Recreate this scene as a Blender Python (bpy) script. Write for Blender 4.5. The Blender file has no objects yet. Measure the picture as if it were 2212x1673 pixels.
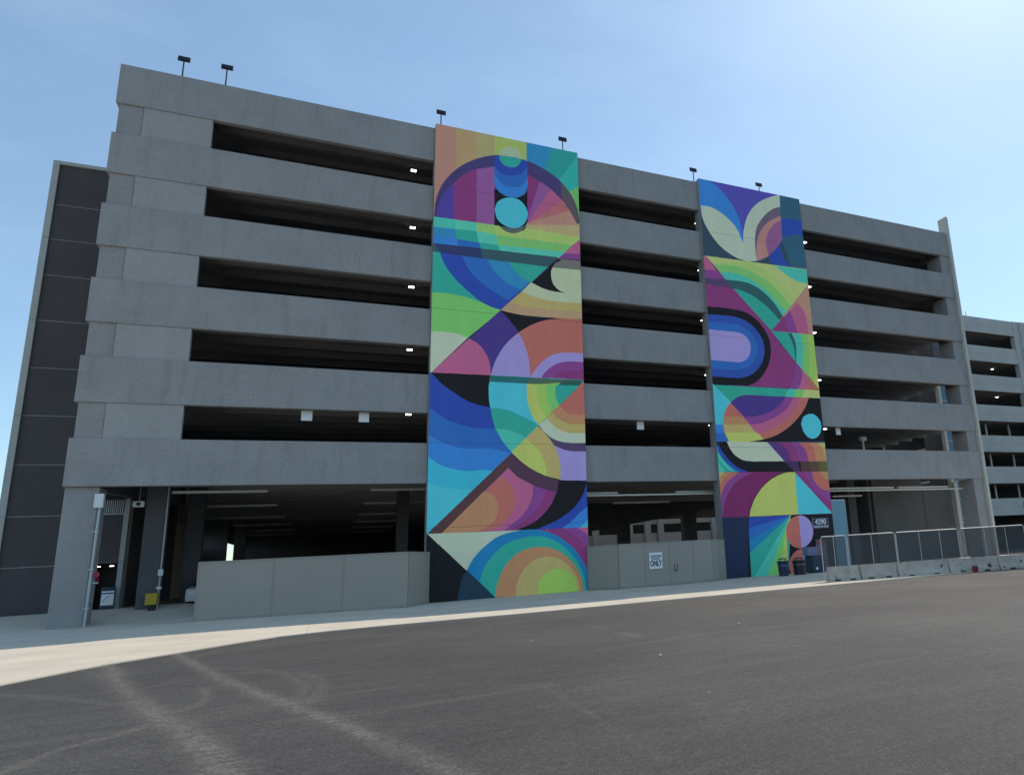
SUN, SKY, EXPO, DUST, OZ = 3.0, 0.15, 0.15, 0.45, 1.3
MURAL = """
1|bk|-184 2563 1060 2700 980 -300 -49 -300
1|sal2|-69 2425 100 2469 109 1779 -53 1753
1|or2|100 2469 205 2496 210 1796 109 1779
1|tn2|205 2496 298 2519 299 1810 210 1796
1|yel2|298 2519 472 2564 468 1838 299 1810
1|blu2|472 2564 635 2606 612 2379 570 2242 527 1847 468 1838
1|tl3|635 2606 612 2379 530 2119 594 2104 760 2373 878 2668
1|tl4|760 2374 594 2104 658 2075 701 2135 865 2257 872 2479
1|grn2|701 2135 762 2181 864 2243 851 1831 653 1800
1|teal|-55 1839 5 1850 35 1674 343 1404 332 1372 -44 1333
1|grn|-46 1456 2 1459 2 1459 10 1460 19 1460 27 1461 36 1461 44 1461 53 1462 61 1462 69 1462 77 1462 85 1461 92 1461 100 1461 108 1460 116 1459 124 1458 132 1458 140 1457 148 1456 156 1454 164 1453 172 1451 180 1450 188 1447 196 1445 204 1443 212 1440 220 1438 228 1436 337 1404 171 1242 171 1242 165 1245 159 1247 153 1250 147 1252 140 1254 134 1256 127 1258 119 1260 111 1260 103 1261 95 1262 87 1262 78 1262 70 1262 61 1262 52 1262 43 1262 34 1262 24 1261 15 1261 6 1260 -91 1249 -98 1488
1|pale|-91 1250 6 1259 6 1260 15 1261 24 1261 34 1262 43 1262 52 1262 61 1262 70 1262 78 1262 87 1262 95 1262 103 1261 111 1260 119 1260 127 1258 134 1256 140 1254 147 1252 153 1250 159 1247 165 1245 171 1242 171 1242 5 1056 -86 1048
1|rim|0 1824 0 1834 0 1844 1 1854 1 1864 2 1874 2 1884 3 1894 3 1903 4 1912 4 1922 5 1931 6 1940 8 1949 9 1958 11 1968 13 1978 16 1987 19 1997 22 2007 25 2017 29 2027 34 2037 38 2047 43 2058 48 2068 54 2078 61 2089 68 2099 75 2110 83 2121 92 2132 101 2142 111 2153 120 2163 130 2172 139 2180 148 2188 158 2196 168 2203 177 2210 187 2217 196 2223 206 2229 216 2235 226 2240 236 2245 245 2250 255 2254 265 2258 274 2262 284 2265 294 2269 303 2272 313 2274 322 2276 332 2278 341 2280 351 2281 360 2282 370 2282 380 2282 390 2282 400 2282 410 2281 420 2281 430 2280 441 2279 451 2278 462 2276 472 2275 482 2273 491 2271 501 2268 510 2266 520 2263 529 2260 538 2256 548 2253 557 2249 566 2246 576 2242 585 2237 594 2233 603 2228 611 2223 620 2218 628 2212 637 2207 645 2200 653 2194 661 2187 669 2180 676 2172 684 2163 692 2154 699 2145 706 2136 712 2127 718 2118 723 2110 728 2101 733 2092 737 2083 740 2073 744 2063 747 2052 750 2041 753 2029 755 2017 757 2005 758 1993 760 1982 761 1972 762 1961 762 1951 763 1941 763 1932 763 1922 763 1914 764 1905 764 1897 763 1889 763 1881 763 1874 763 1866 763 1858 332 1404 332 1404 325 1406 319 1407 312 1408 306 1410 299 1411 292 1413 285 1415 278 1418 270 1421 262 1424 254 1427 245 1431 237 1436 228 1441 219 1447 209 1454 199 1462 189 1470 179 1478 169 1486 160 1494 151 1502 143 1509 134 1517 126 1524 118 1532 111 1540 104 1548 96 1556 89 1565 82 1574 76 1583 70 1592 64 1600 58 1610 54 1618 50 1627 46 1636 43 1644 40 1653 37 1663 33 1674 28 1685 24 1697 18 1709 13 1722 8 1735 3 1748 -2 1761
1|rim2|660 2152 661 2187 668 2179 676 2170 684 2162 692 2153 699 2144 706 2136 712 2127 718 2118 723 2110 728 2101 733 2092 737 2083 740 2073 744 2063 747 2052 750 2042 753 2030 755 2019 757 2007 758 1995 760 1982 761 1969 762 1956 762 1942 763 1928 763 1914 763 1900 763 1886 750 1911 741 1958 710 2018 662 2082
1|bp|14 1858 15 1865 15 1872 14 1878 14 1885 15 1892 16 1900 17 1909 20 1919 22 1930 26 1942 30 1954 34 1967 39 1979 44 1991 50 2002 56 2014 63 2025 70 2037 78 2048 86 2058 94 2069 102 2079 110 2088 118 2098 127 2107 136 2116 145 2124 153 2132 162 2139 169 2145 177 2151 185 2156 193 2161 202 2166 212 2171 222 2176 234 2180 246 2185 258 2189 270 2194 283 2197 295 2201 307 2204 319 2207 332 2210 344 2212 356 2214 368 2215 381 2216 394 2215 407 2213 420 2210 434 2206 447 2203 459 2199 471 2196 482 2192 492 2189 501 2185 510 2181 519 2178 528 2173 537 2169 547 2164 556 2160 565 2155 574 2149 583 2144 592 2138 601 2132 610 2125 619 2118 628 2111 637 2103 646 2095 654 2087 662 2079 670 2071 677 2062 684 2054 691 2045 698 2036 704 2027 710 2018 715 2010 720 2002 725 1993 730 1985 734 1976 738 1967 741 1958 745 1948 747 1938 750 1928 752 1917 754 1906 756 1896 758 1885 99 1778 12 1763
1|mag|95 2070 94 2069 102 2078 111 2087 119 2097 128 2106 136 2116 145 2124 153 2132 162 2139 169 2145 177 2151 185 2156 193 2161 202 2166 212 2171 222 2175 234 2180 246 2184 258 2188 271 2192 283 2196 295 2201 308 1812 99 1778
1|pm2|207 2168 298 2203 308 1812 210 1796
1|mag|471 2198 471 2196 480 2192 490 2188 500 2185 509 2181 519 2177 528 2173 537 2169 547 2164 556 2160 565 2155 574 2149 583 2144 592 2138 601 2132 610 2125 619 2118 628 2111 637 2103 646 2095 654 2087 662 2079 670 2071 677 2062 684 2054 691 2045 698 2036 704 2027 710 2018 715 2010 720 2001 725 1992 730 1983 734 1975 738 1966 741 1958 744 1950 747 1942 749 1935 751 1928 753 1920 755 1913 757 1906 763 1858 469 1901
1|pm2|542 2165 601 2132 662 2079 710 2018 763 1858 469 1901 473 1939
1|pnk2|601 2132 662 2079 710 2018 763 1858 469 1901
1|sal3|667 2075 710 2018 741 1958 763 1858 469 1901
1|or3|705 2021 741 1958 763 1858 469 1901
1|tn3|741 1948 765 1952 763 1858 468 1864 462 1903
1|or3|705 2021 741 1958 748 1942 468 1896 469 1908
1|yg2|-1 1862 299 1865 468 1878 786 1869 785 1859 712 1816 639 1731 2 1712
1|tl2|-7 1862 102 1864 103 1810 -6 1807
1|tl5|102 1864 209 1865 211 1815 103 1811
1|olg|209 1866 299 1867 308 1812 209 1818
1|grn3|308 1813 718 1817 678 1774 629 1727 314 1758
1|tl5|314 1758 685 1772 629 1727 326 1724
1|blu2|-6 1807 103 1811 112 1758 -4 1759
1|teal|103 1811 208 1818 220 1756 112 1758
1|tl5|208 1818 308 1813 317 1757 220 1756
1|blu|-4 1759 112 1758 121 1718 -4 1714
1|b2|112 1758 220 1756 233 1724 121 1718
1|teal|220 1756 317 1757 329 1724 233 1724
1|b3|24 1685 588 1684 332 1404 332 1404 325 1406 319 1407 312 1408 306 1410 299 1411 292 1413 285 1415 278 1418 270 1421 262 1424 254 1427 245 1431 237 1436 228 1441 219 1447 209 1454 199 1462 189 1470 179 1478 169 1486 160 1494 151 1502 143 1509 134 1517 126 1524 118 1532 111 1540 104 1548 96 1556 89 1565 83 1573 76 1582 70 1591 64 1600 58 1610 54 1620 49 1630 45 1641 41 1652 38 1663 34 1674 30 1685
1|b2|135 1680 140 1669 145 1658 149 1648 154 1637 158 1626 164 1616 170 1606 177 1597 184 1588 192 1579 201 1570 209 1562 218 1554 227 1546 237 1538 246 1531 256 1524 266 1517 276 1511 286 1505 297 1498 307 1492 317 1487 328 1481 338 1476 349 1471 359 1466 370 1460 588 1684
1|blu2|258 1679 264 1668 270 1658 276 1647 282 1636 288 1625 295 1615 302 1606 310 1597 319 1588 328 1580 338 1572 348 1564 357 1558 367 1551 376 1546 386 1541 395 1537 404 1534 414 1530 423 1526 432 1523 588 1684
1|teal|364 1678 370 1671 375 1663 381 1655 386 1647 392 1640 397 1633 403 1626 409 1620 414 1614 420 1609 427 1603 433 1599 439 1594 445 1590 451 1586 457 1583 463 1580 469 1578 475 1575 481 1572 487 1570 588 1684
1|dks|-6 1718 112 1721 314 1727 636 1735 580 1672 314 1670 30 1674 -6 1674
1|dkb|7 1719 226 1726 244 1670 35 1674
1|bk|298 2073 473 2108 473 1918 453 1862 392 1835 344 1850 320 1866 299 1865
1|brg|323 1865 326 1862 330 1859 333 1856 337 1852 341 1850 345 1847 350 1845 355 1842 360 1840 366 1838 373 1837 379 1836 386 1835 392 1835 398 1836 404 1837 410 1839 417 1842 423 1845 429 1848 434 1852 439 1857 444 1862 448 1868 453 1875 457 1881 461 1888 465 1894 447 1884 398 1862 350 1864
1|b2c|298 2264 298 2264 303 2266 307 2268 311 2270 315 2272 320 2274 325 2276 332 2277 340 2278 348 2279 358 2280 368 2281 379 2282 389 2282 400 2282 410 2281 420 2280 430 2279 441 2278 451 2276 461 2275 472 2273 473 2108 474 2122 472 2115 470 2109 469 2102 468 2096 466 2089 464 2084 461 2078 457 2073 453 2069 449 2065 444 2061 439 2058 434 2054 429 2052 425 2049 421 2047 417 2046 413 2044 408 2043 404 2042 399 2042 393 2041 387 2041 381 2041 374 2041 368 2042 362 2043 356 2044 350 2046 345 2048 339 2051 334 2054 329 2057 324 2060 320 2064 316 2068 312 2073 309 2078 307 2084 304 2089 301 2095 298 2100
1|b3|298 2208 298 2208 301 2204 304 2199 307 2195 310 2190 313 2186 316 2182 320 2179 323 2176 327 2174 332 2171 336 2170 340 2168 345 2167 350 2166 355 2166 360 2165 365 2165 371 2165 376 2166 381 2167 387 2168 392 2169 398 2170 403 2171 408 2173 414 2175 419 2178 424 2180 429 2183 434 2186 439 2190 443 2194 448 2198 452 2203 455 2207 459 2212 462 2218 464 2223 466 2229 469 2234 471 2240 473 2246 472 2266 298 2256
1|b2|298 2208 298 2208 301 2204 304 2199 307 2195 310 2190 313 2186 316 2182 320 2179 323 2176 327 2174 332 2171 336 2170 340 2168 345 2167 350 2166 355 2166 360 2165 365 2165 371 2165 376 2166 381 2167 387 2168 392 2169 398 2170 403 2171 408 2173 414 2175 419 2178 424 2180 429 2183 434 2186 439 2190 443 2194 448 2198 452 2203 455 2207 459 2212 462 2218 464 2223 466 2229 469 2234 471 2240 473 2246 474 2177 474 2177 471 2171 469 2164 466 2158 464 2152 461 2146 458 2140 455 2135 451 2130 447 2126 442 2122 438 2119 433 2116 428 2113 424 2110 419 2108 415 2106 411 2104 407 2103 402 2102 398 2101 393 2101 387 2100 381 2100 374 2100 368 2100 362 2101 355 2102 350 2104 345 2106 340 2109 336 2112 331 2116 327 2120 323 2124 320 2128 316 2132 313 2137 310 2141 307 2146 304 2151 301 2156 298 2161
1|blu|298 2161 298 2161 301 2156 304 2151 307 2146 310 2141 313 2137 316 2132 320 2128 323 2124 327 2120 331 2116 336 2112 340 2109 345 2106 350 2104 355 2102 362 2101 368 2100 374 2100 381 2100 387 2100 393 2101 398 2101 402 2102 407 2103 411 2104 415 2106 419 2108 424 2110 428 2113 433 2116 438 2119 442 2122 447 2126 451 2130 455 2135 458 2140 461 2146 464 2152 466 2158 469 2164 471 2171 474 2177 474 2122 474 2122 472 2115 470 2109 469 2102 468 2096 466 2089 464 2084 461 2078 457 2073 453 2069 449 2065 444 2061 439 2058 434 2054 429 2052 425 2049 421 2047 417 2046 413 2044 408 2043 404 2042 399 2042 393 2041 387 2041 381 2041 374 2041 368 2042 362 2043 356 2044 350 2046 344 2048 339 2051 334 2054 328 2057 324 2060 320 2064 316 2068 313 2073 310 2079 308 2084 305 2090 303 2095 300 2100
1|b3|298 2264 298 2264 303 2266 307 2268 311 2270 315 2272 320 2274 325 2276 332 2277 340 2278 348 2279 358 2280 368 2281 379 2282 389 2282 400 2282 410 2281 420 2280 430 2279 441 2277 451 2275 461 2274 472 2272 473 2246 473 2246 471 2240 469 2234 466 2229 464 2223 462 2218 459 2212 455 2207 452 2203 448 2198 443 2194 439 2190 434 2186 429 2183 424 2180 419 2178 414 2175 408 2173 403 2171 398 2170 392 2169 387 2168 381 2167 376 2166 371 2165 365 2165 360 2165 355 2166 350 2166 345 2167 340 2168 336 2170 332 2171 327 2174 323 2176 320 2179 316 2182 313 2186 310 2190 307 2195 304 2199 301 2204 298 2208
1|teal|322 2269 323 2266 324 2262 324 2259 325 2256 326 2252 327 2249 329 2245 331 2242 333 2238 336 2235 339 2231 342 2228 346 2225 350 2223 354 2221 360 2219 365 2218 371 2217 376 2217 382 2217 387 2217 392 2218 397 2219 401 2221 406 2223 410 2225 414 2228 418 2230 422 2234 425 2238 428 2242 430 2246 433 2251 435 2255 437 2259 438 2262 440 2266 441 2269 441 2272 442 2275 443 2278 443 2281 387 2284
1|pale2|322 2269 323 2273 323 2277 324 2281 324 2285 324 2289 325 2293 327 2296 329 2300 331 2304 334 2308 337 2312 340 2315 344 2319 347 2322 351 2325 354 2327 358 2330 362 2332 366 2334 371 2335 375 2336 379 2337 384 2338 388 2338 393 2338 397 2338 402 2337 406 2335 410 2333 415 2331 419 2328 424 2325 428 2322 431 2318 434 2314 436 2310 438 2305 439 2300 440 2295 440 2290 441 2284 442 2279 442 2279 436 2280 431 2280 426 2281 420 2281 414 2282 408 2282 400 2282 390 2281 380 2280 369 2280 357 2278 346 2277 334 2276 322 2275
1|cy|300 1954 302 1962 304 1970 306 1978 308 1986 311 1994 315 2001 320 2007 326 2013 334 2019 343 2025 352 2030 362 2034 372 2037 380 2039 389 2040 397 2040 405 2040 414 2038 421 2036 429 2033 436 2029 442 2025 448 2019 453 2013 458 2006 463 1999 466 1992 469 1985 471 1978 473 1972 474 1965 474 1958 473 1952 472 1945 471 1938 469 1931 466 1924 464 1917 460 1910 456 1903 452 1896 447 1891 441 1886 435 1881 428 1876 420 1872 412 1869 405 1866 398 1864 391 1864 384 1864 376 1865 369 1867 362 1869 356 1871 350 1874 344 1877 338 1880 332 1884 327 1889 322 1893 318 1898 314 1904 310 1910 308 1917 306 1924 305 1932 303 1939 302 1947 300 1954
1|pnk|759 1858 668 1762 796 1773 799 1871
1|pm|672 1764 632 1726 795 1732 796 1775
1|bk|652 1730 487 1570 585 1514 788 1486 795 1737
1|cream|652 1718 647 1715 642 1712 637 1709 632 1706 628 1703 623 1699 619 1695 616 1691 612 1686 609 1681 606 1675 603 1670 600 1664 598 1659 597 1654 596 1650 595 1645 595 1641 595 1636 595 1631 595 1626 595 1621 596 1615 596 1609 597 1604 599 1598 600 1593 602 1588 604 1583 606 1579 608 1575 611 1571 614 1568 617 1564 620 1561 623 1558 626 1555 630 1552 633 1549 637 1547 641 1545 645 1543 649 1542 654 1540 659 1540 664 1539 670 1538 675 1538 680 1537 680 1537 670 1537 660 1536 650 1536 640 1536 630 1536 620 1536 610 1537 601 1538 592 1539 583 1540 574 1542 566 1544 557 1546 548 1548 539 1551 531 1555 522 1558 513 1562 504 1566 496 1569 487 1573 438 1517 438 1517 450 1513 462 1509 474 1505 486 1501 498 1497 510 1494 523 1491 535 1489 547 1487 559 1485 571 1484 584 1483 599 1483 616 1482 634 1482 655 1483 677 1484 700 1485 723 1486 746 1487 768 1488 788 1486 795 1734
1|gry|645 1727 795 1732 793 1680 757 1678 603 1672 601 1670 604 1674 606 1678 608 1682 611 1687 613 1691 616 1695 619 1699 623 1702 628 1705 632 1708 637 1710 642 1713 647 1716 652 1718
1|bk|620 1712 603 1672 578 1670
1|tan|438 1517 450 1513 462 1509 474 1505 486 1501 498 1497 510 1494 523 1491 535 1489 547 1487 559 1485 571 1484 584 1483 599 1483 616 1482 634 1482 655 1483 677 1484 700 1485 723 1486 746 1487 768 1488 788 1486 794 1451 782 1442 757 1440 732 1439 708 1438 683 1436 658 1435 635 1434 612 1434 589 1433 566 1433 544 1433 523 1433 502 1434 483 1435 466 1436 450 1438 436 1440 424 1442 412 1445 401 1448 390 1451 378 1454
1|or2b|378 1454 390 1451 401 1448 412 1445 424 1442 436 1440 450 1438 466 1436 483 1435 502 1434 523 1433 544 1433 566 1433 589 1433 612 1434 635 1434 658 1435 683 1436 708 1438 732 1439 757 1440 782 1442 781 1398 761 1397 741 1396 721 1395 701 1394 681 1393 661 1392 641 1391 620 1390 598 1390 575 1389 553 1388 532 1388 512 1388 494 1388 478 1388 465 1388 453 1388 441 1388 430 1389 420 1390 408 1391 397 1392 385 1394 374 1395 363 1397 352 1399 341 1401 330 1403
1|bk|330 1403 341 1401 352 1399 363 1397 374 1395 385 1394 397 1392 408 1391 420 1390 430 1389 441 1388 453 1388 465 1388 478 1388 494 1388 512 1388 532 1388 553 1388 575 1389 598 1390 620 1390 641 1391 661 1392 681 1393 701 1394 721 1395 741 1396 761 1397 781 1398 790 1289 271 1016 5 1055
1|pur|330 1402 330 1402 336 1395 343 1388 349 1382 356 1375 362 1368 368 1362 374 1355 381 1348 387 1340 393 1333 399 1326 405 1318 411 1311 416 1303 421 1294 426 1286 431 1278 435 1269 439 1260 443 1250 447 1241 451 1231 454 1222 458 1212 461 1201 464 1190 466 1179 469 1167 471 1153 473 1139 475 1123 476 1108 477 1092 479 1076 480 1060 282 1059 5 1056
1|pnk|177 1240 184 1236 192 1232 199 1229 206 1225 214 1221 221 1216 227 1210 234 1204 240 1197 246 1189 251 1181 256 1172 261 1164 265 1157 268 1149 271 1142 273 1135 275 1128 276 1121 277 1114 279 1107 280 1100 280 1093 281 1086 281 1079 282 1072 282 1066 282 1059 5 1056
1|sal|274 944 274 952 273 960 273 968 272 975 272 983 272 991 273 1000 274 1008 275 1017 277 1027 279 1036 281 1045 283 1053 284 1061 285 1067 286 1072 287 1077 288 1081 289 1085 290 1090 292 1096 294 1103 297 1111 299 1119 302 1127 306 1136 309 1145 314 1155 319 1164 324 1175 330 1185 336 1196 343 1207 350 1217 358 1227 365 1237 374 1246 382 1256 391 1265 400 1274 410 1283 419 1291 429 1299 439 1307 450 1315 461 1323 472 1330 483 1337 493 1343 504 1348 514 1354 524 1359 535 1363 546 1367 557 1371 569 1374 582 1378 596 1381 610 1384 624 1386 640 1389 655 1391 671 1392 687 1394 704 1394 722 1395 739 1395 757 1395 775 1396 793 1396 795 1059 276 1056
1|lil|282 1059 284 1064 285 1069 286 1074 287 1079 288 1084 290 1090 292 1096 294 1103 297 1111 299 1119 302 1128 306 1136 309 1145 314 1155 319 1164 324 1175 330 1185 336 1196 343 1207 350 1217 358 1227 366 1237 374 1246 383 1255 392 1264 402 1273 411 1282 420 1291 420 1291 424 1284 428 1278 432 1271 436 1264 440 1257 443 1249 447 1241 450 1232 454 1222 457 1212 460 1202 464 1191 466 1179 469 1167 471 1153 473 1139 475 1123 476 1108 477 1092 479 1076 480 1060
1|lil|480 1060 483 1066 486 1071 488 1076 491 1081 494 1087 498 1093 502 1099 508 1106 513 1114 520 1123 527 1132 534 1140 541 1148 549 1155 556 1162 564 1168 572 1174 581 1179 589 1184 598 1188 607 1192 617 1195 626 1198 635 1200 645 1202 655 1203 666 1204 679 1206 692 1207 707 1207 723 1208 739 1208 755 1208 772 1209 788 1209 783 1058 480 1060
1|pm|535 1062 538 1067 541 1072 544 1077 547 1082 551 1087 555 1092 559 1097 565 1103 571 1109 577 1114 584 1120 591 1126 599 1131 606 1136 614 1140 622 1144 630 1147 639 1150 649 1152 660 1155 672 1156 685 1158 701 1159 717 1160 734 1160 752 1160 769 1160 786 1161 783 1058
1|mag|596 1064 601 1068 605 1072 609 1077 613 1081 618 1086 623 1090 629 1093 636 1096 643 1099 651 1102 659 1104 668 1106 678 1107 688 1109 700 1110 713 1111 727 1111 742 1112 756 1112 771 1112 785 1112 783 1058
1|bk|5 1056 783 1061 779 928 325 897 -32 839
1|b3|-8 1069 1 1059 10 1049 19 1040 28 1030 36 1020 45 1011 54 1003 62 996 70 990 78 984 86 979 94 974 102 968 110 963 118 958 126 952 134 947 142 942 150 937 158 932 167 928 175 924 184 920 193 917 202 914 211 911 220 909 229 906 238 904 247 903 256 901 265 900 274 899 284 898 293 897 319 793 305 793 290 792 276 792 261 791 247 791 233 791 220 792 206 793 193 795 180 798 168 801 155 804 143 807 132 810 122 814 112 817 102 821 93 824 84 828 75 833 66 838 57 843 48 850 38 858 29 865 20 872 12 878 6 883 1 886 -3 888 -5 890 -8 890 -9 891 -11 892 -14 893 -82 916 -87 1102
1|b2|-14 893 -11 892 -9 891 -8 890 -5 890 -3 888 1 886 6 883 12 878 20 872 29 865 38 858 48 850 57 843 66 838 75 833 84 828 93 824 102 821 112 817 122 814 132 810 143 807 155 804 168 801 180 798 193 795 206 793 220 792 233 791 247 791 261 791 276 792 290 792 305 793 319 793 394 668 384 671 374 674 364 677 355 679 345 682 335 684 325 686 314 688 304 690 293 692 282 693 272 694 261 695 251 696 241 696 232 696 222 695 213 694 203 694 194 693 184 693 175 694 165 694 155 696 146 697 136 698 127 700 118 702 111 703 103 705 96 708 90 710 83 713 76 716 68 719 60 723 50 728 40 733 30 738 21 743 13 748 6 752 2 754 -2 756 -4 757 -6 758 -7 759 -9 760 -11 761 -78 760 -82 916
1|blu|-11 761 -9 760 -7 759 -6 758 -4 757 -2 756 2 754 6 752 13 748 21 743 30 738 40 733 50 728 60 723 68 719 76 716 83 713 90 710 96 708 103 705 111 703 118 702 127 700 136 698 146 697 155 696 165 694 175 694 184 693 194 693 203 694 213 694 222 695 232 696 241 696 251 696 261 695 272 694 282 693 293 692 304 690 314 688 325 686 335 684 345 682 355 679 364 677 374 674 384 671 394 668 405 674 293 561 293 587 286 588 278 589 271 591 263 592 256 593 248 593 241 593 235 593 228 592 222 591 216 590 210 588 203 587 196 587 188 587 180 587 171 588 163 588 154 589 144 590 135 592 125 594 114 596 103 599 92 602 81 605 70 608 60 612 51 617 42 622 34 628 26 634 18 639 12 644 6 648 1 651 -2 653 -5 655 -7 656 -9 658 -11 659 -14 660 -76 657 -79 786
1|cy2|-14 660 -11 659 -9 658 -7 656 -5 655 -2 653 1 651 6 648 12 644 18 639 26 634 34 628 42 622 51 617 60 612 70 608 81 605 92 602 103 599 114 596 125 594 135 592 144 590 154 589 163 588 171 588 180 587 188 587 196 587 203 587 210 588 216 590 222 591 228 592 235 593 241 593 248 593 256 593 263 592 271 591 278 589 286 588 293 587 293 561 205 500 194 500 184 500 173 500 163 500 152 500 142 501 132 501 122 502 112 504 103 505 93 507 84 508 74 510 65 513 56 515 46 518 37 522 27 525 19 528 12 531 6 534 2 535 -1 536 -2 537 -3 537 -4 537 -4 538 -5 538 -87 541 -76 683
1|cy|-5 538 -4 538 -4 537 -3 537 -2 537 -1 536 2 535 6 534 12 531 19 528 27 525 37 522 46 518 56 515 65 513 74 510 84 508 93 507 103 505 112 504 122 502 132 501 142 501 152 500 163 500 173 500 184 500 194 500 205 500 4 305 -80 300 -87 538
1|bk|5 1056 279 1059 277 1059 277 1050 276 1042 275 1033 274 1025 274 1016 273 1008 273 1000 273 991 273 983 273 975 273 967 274 959 274 952 274 944 275 937 276 930 276 924 277 917 278 911 279 904 280 898 293 897 284 898 274 899 265 900 256 901 247 903 238 904 229 906 220 909 211 911 202 914 193 917 184 920 175 924 167 928 158 932 150 937 142 942 134 947 126 952 118 958 110 963 102 968 93 974 85 980 77 985 69 991 61 997 54 1003 46 1010 40 1017 33 1024 27 1031 20 1038 14 1045 8 1052
1|cy|282 1060 281 1051 279 1042 278 1034 276 1025 275 1016 273 1008 273 1000 272 991 272 983 272 976 272 968 273 960 273 952 274 944 274 936 275 929 276 922 277 915 279 907 280 898 282 889 284 879 286 868 288 856 291 843 294 831 297 819 301 808 305 797 309 787 314 776 319 766 324 757 330 747 335 738 341 729 348 720 354 712 361 704 368 696 375 687 382 679 758 1054 758 1063
1|teal|277 894 284 894 290 894 297 894 304 895 310 895 317 894 325 894 332 893 340 892 347 890 355 889 363 887 371 885 379 882 386 880 394 877 402 873 410 870 418 866 426 863 433 859 441 856 448 853 456 849 463 846 470 842 476 839 483 836 488 833 493 830 498 827 502 824 506 821 510 818 515 815 382 679 382 679 375 687 368 696 361 704 354 712 348 720 341 729 335 738 330 747 324 757 319 766 314 776 309 786 305 797 301 808 297 819 294 831 291 843 289 855 286 868 284 880 281 892
1|tl2|301 794 309 794 317 794 325 793 333 793 341 792 349 792 357 790 365 789 373 786 381 784 389 781 396 778 404 775 411 773 417 770 423 767 429 764 435 761 440 758 446 756 452 753 382 679 382 679 375 688 368 696 361 704 354 712 348 721 341 729 335 738 330 747 325 756 320 765 316 774 311 784 307 793 302 802
1|dtl|279 1059 758 1061 734 1031 462 1026 274 1026
1|dgn|471 1058 758 1061 734 1031 462 1026
1|yel|461 1026 461 1026 461 1020 460 1014 460 1008 460 1002 459 995 459 989 460 982 460 974 460 967 461 959 462 951 462 942 464 934 466 925 468 916 471 906 474 896 477 886 481 876 485 867 488 859 492 851 497 845 502 839 506 834 511 828 516 823 520 818 758 1054 734 1031
1|yg|511 1026 511 1026 511 1020 510 1014 509 1008 509 1003 508 997 508 991 508 984 509 978 510 970 511 963 512 956 514 948 515 941 517 933 520 926 523 918 526 911 530 903 533 896 536 889 539 883 542 878 545 873 547 869 550 866 552 862 554 858 557 854 758 1054
1|grn|562 1026 562 1026 562 1021 561 1015 560 1010 559 1004 559 999 558 993 558 987 559 981 559 975 560 968 561 962 562 955 564 948 566 941 568 934 570 926 573 918 576 910 579 902 582 894 585 886 758 1054
1|teal|612 1026 612 1026 610 1021 610 1016 608 1011 607 1006 606 1000 606 995 606 990 606 984 606 978 607 972 608 966 609 960 610 955 612 949 614 944 616 940 618 936 620 932 622 928 625 924 627 920 758 1054
1|dtl2|663 1051 758 1061 734 1031 622 1028 622 1028 624 1030 627 1033 629 1035 632 1038 634 1040 637 1042 640 1044 643 1045 646 1047 650 1048 653 1048 656 1049 660 1050 663 1051
1|bk|762 1057 383 679 486 593 770 583 783 1058
1|lil|596 715 599 708 602 701 605 694 608 688 610 681 613 673 615 666 617 658 619 649 621 640 622 632 624 623 625 614 625 605 626 596 626 587 626 578 625 569 625 561 624 552 624 543 632 538 778 537 772 686 772 686 760 686 748 686 735 686 723 686 711 686 700 686 690 686 682 687 675 688 668 689 662 690 656 691 651 692 644 694 638 696 631 699 625 702 618 704 612 707 606 710 599 713
1|dpu|549 777 549 777 552 772 555 768 558 763 561 758 564 753 568 748 571 743 575 739 579 734 583 729 587 725 591 720 595 716 599 711 599 713 606 710 612 707 618 704 625 702 631 699 638 696 644 694 651 692 656 691 662 690 668 689 675 688 682 687 690 686 700 686 711 686 723 686 735 686 748 686 760 686 772 686 774 733
1|pale|519 816 519 816 523 811 527 805 531 800 535 795 539 790 544 784 549 779 555 774 562 768 568 763 576 757 583 752 591 748 600 744 608 741 617 738 626 736 635 734 645 732 656 731 668 730 681 729 696 729 711 729 726 729 742 730 758 730 774 730 783 1058
1|tan|557 854 557 854 563 848 569 842 575 835 581 829 587 823 594 817 601 812 608 806 616 801 624 797 632 792 642 788 652 785 664 782 677 780 692 780 708 780 725 780 742 780 759 781 775 781 783 1058
1|org|585 886 585 886 590 881 594 876 598 871 602 866 607 861 613 856 619 852 625 848 632 844 639 840 647 836 656 833 666 830 676 828 688 827 702 826 716 826 731 827 747 827 762 827 776 828 783 1058
1|sal|627 920 627 920 631 916 634 912 638 908 642 904 646 900 650 897 654 894 658 891 662 888 666 885 670 883 675 881 681 879 689 878 699 877 710 876 723 876 737 877 751 877 765 877 778 878 783 1064 758 1054
1|tan|515 812 515 812 520 807 524 802 529 798 534 793 539 788 544 783 549 776 555 769 562 761 569 753 576 744 582 735 588 727 593 718 598 711 602 703 605 696 608 689 610 681 613 674 615 666 617 658 619 649 621 640 622 631 624 622 625 614 625 605 626 596 626 587 626 578 625 569 625 561 624 552 624 543 624 543 615 545 605 548 596 550 586 552 577 554 567 557 557 561 547 564 537 569 526 573 515 578 505 583 495 588 486 593 477 598 469 603 461 608 454 614 446 619 439 625 432 631 424 637 417 644 410 651 403 658 396 665 389 672 382 679
1|yel|452 750 452 750 458 744 465 738 472 732 479 726 486 720 492 714 498 708 504 702 509 697 514 691 518 685 523 678 527 672 531 665 535 657 538 648 542 639 545 630 548 621 550 612 552 604 554 597 554 590 555 584 555 578 555 572 555 566 556 560 556 560 545 564 535 569 525 574 514 578 504 583 495 588 486 593 477 598 469 603 461 608 454 614 446 619 439 625 432 631 424 637 417 644 410 651 403 658 396 665 389 672 382 679
1|brn|381 674 413 647 367 602 64 305 4 304
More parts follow.
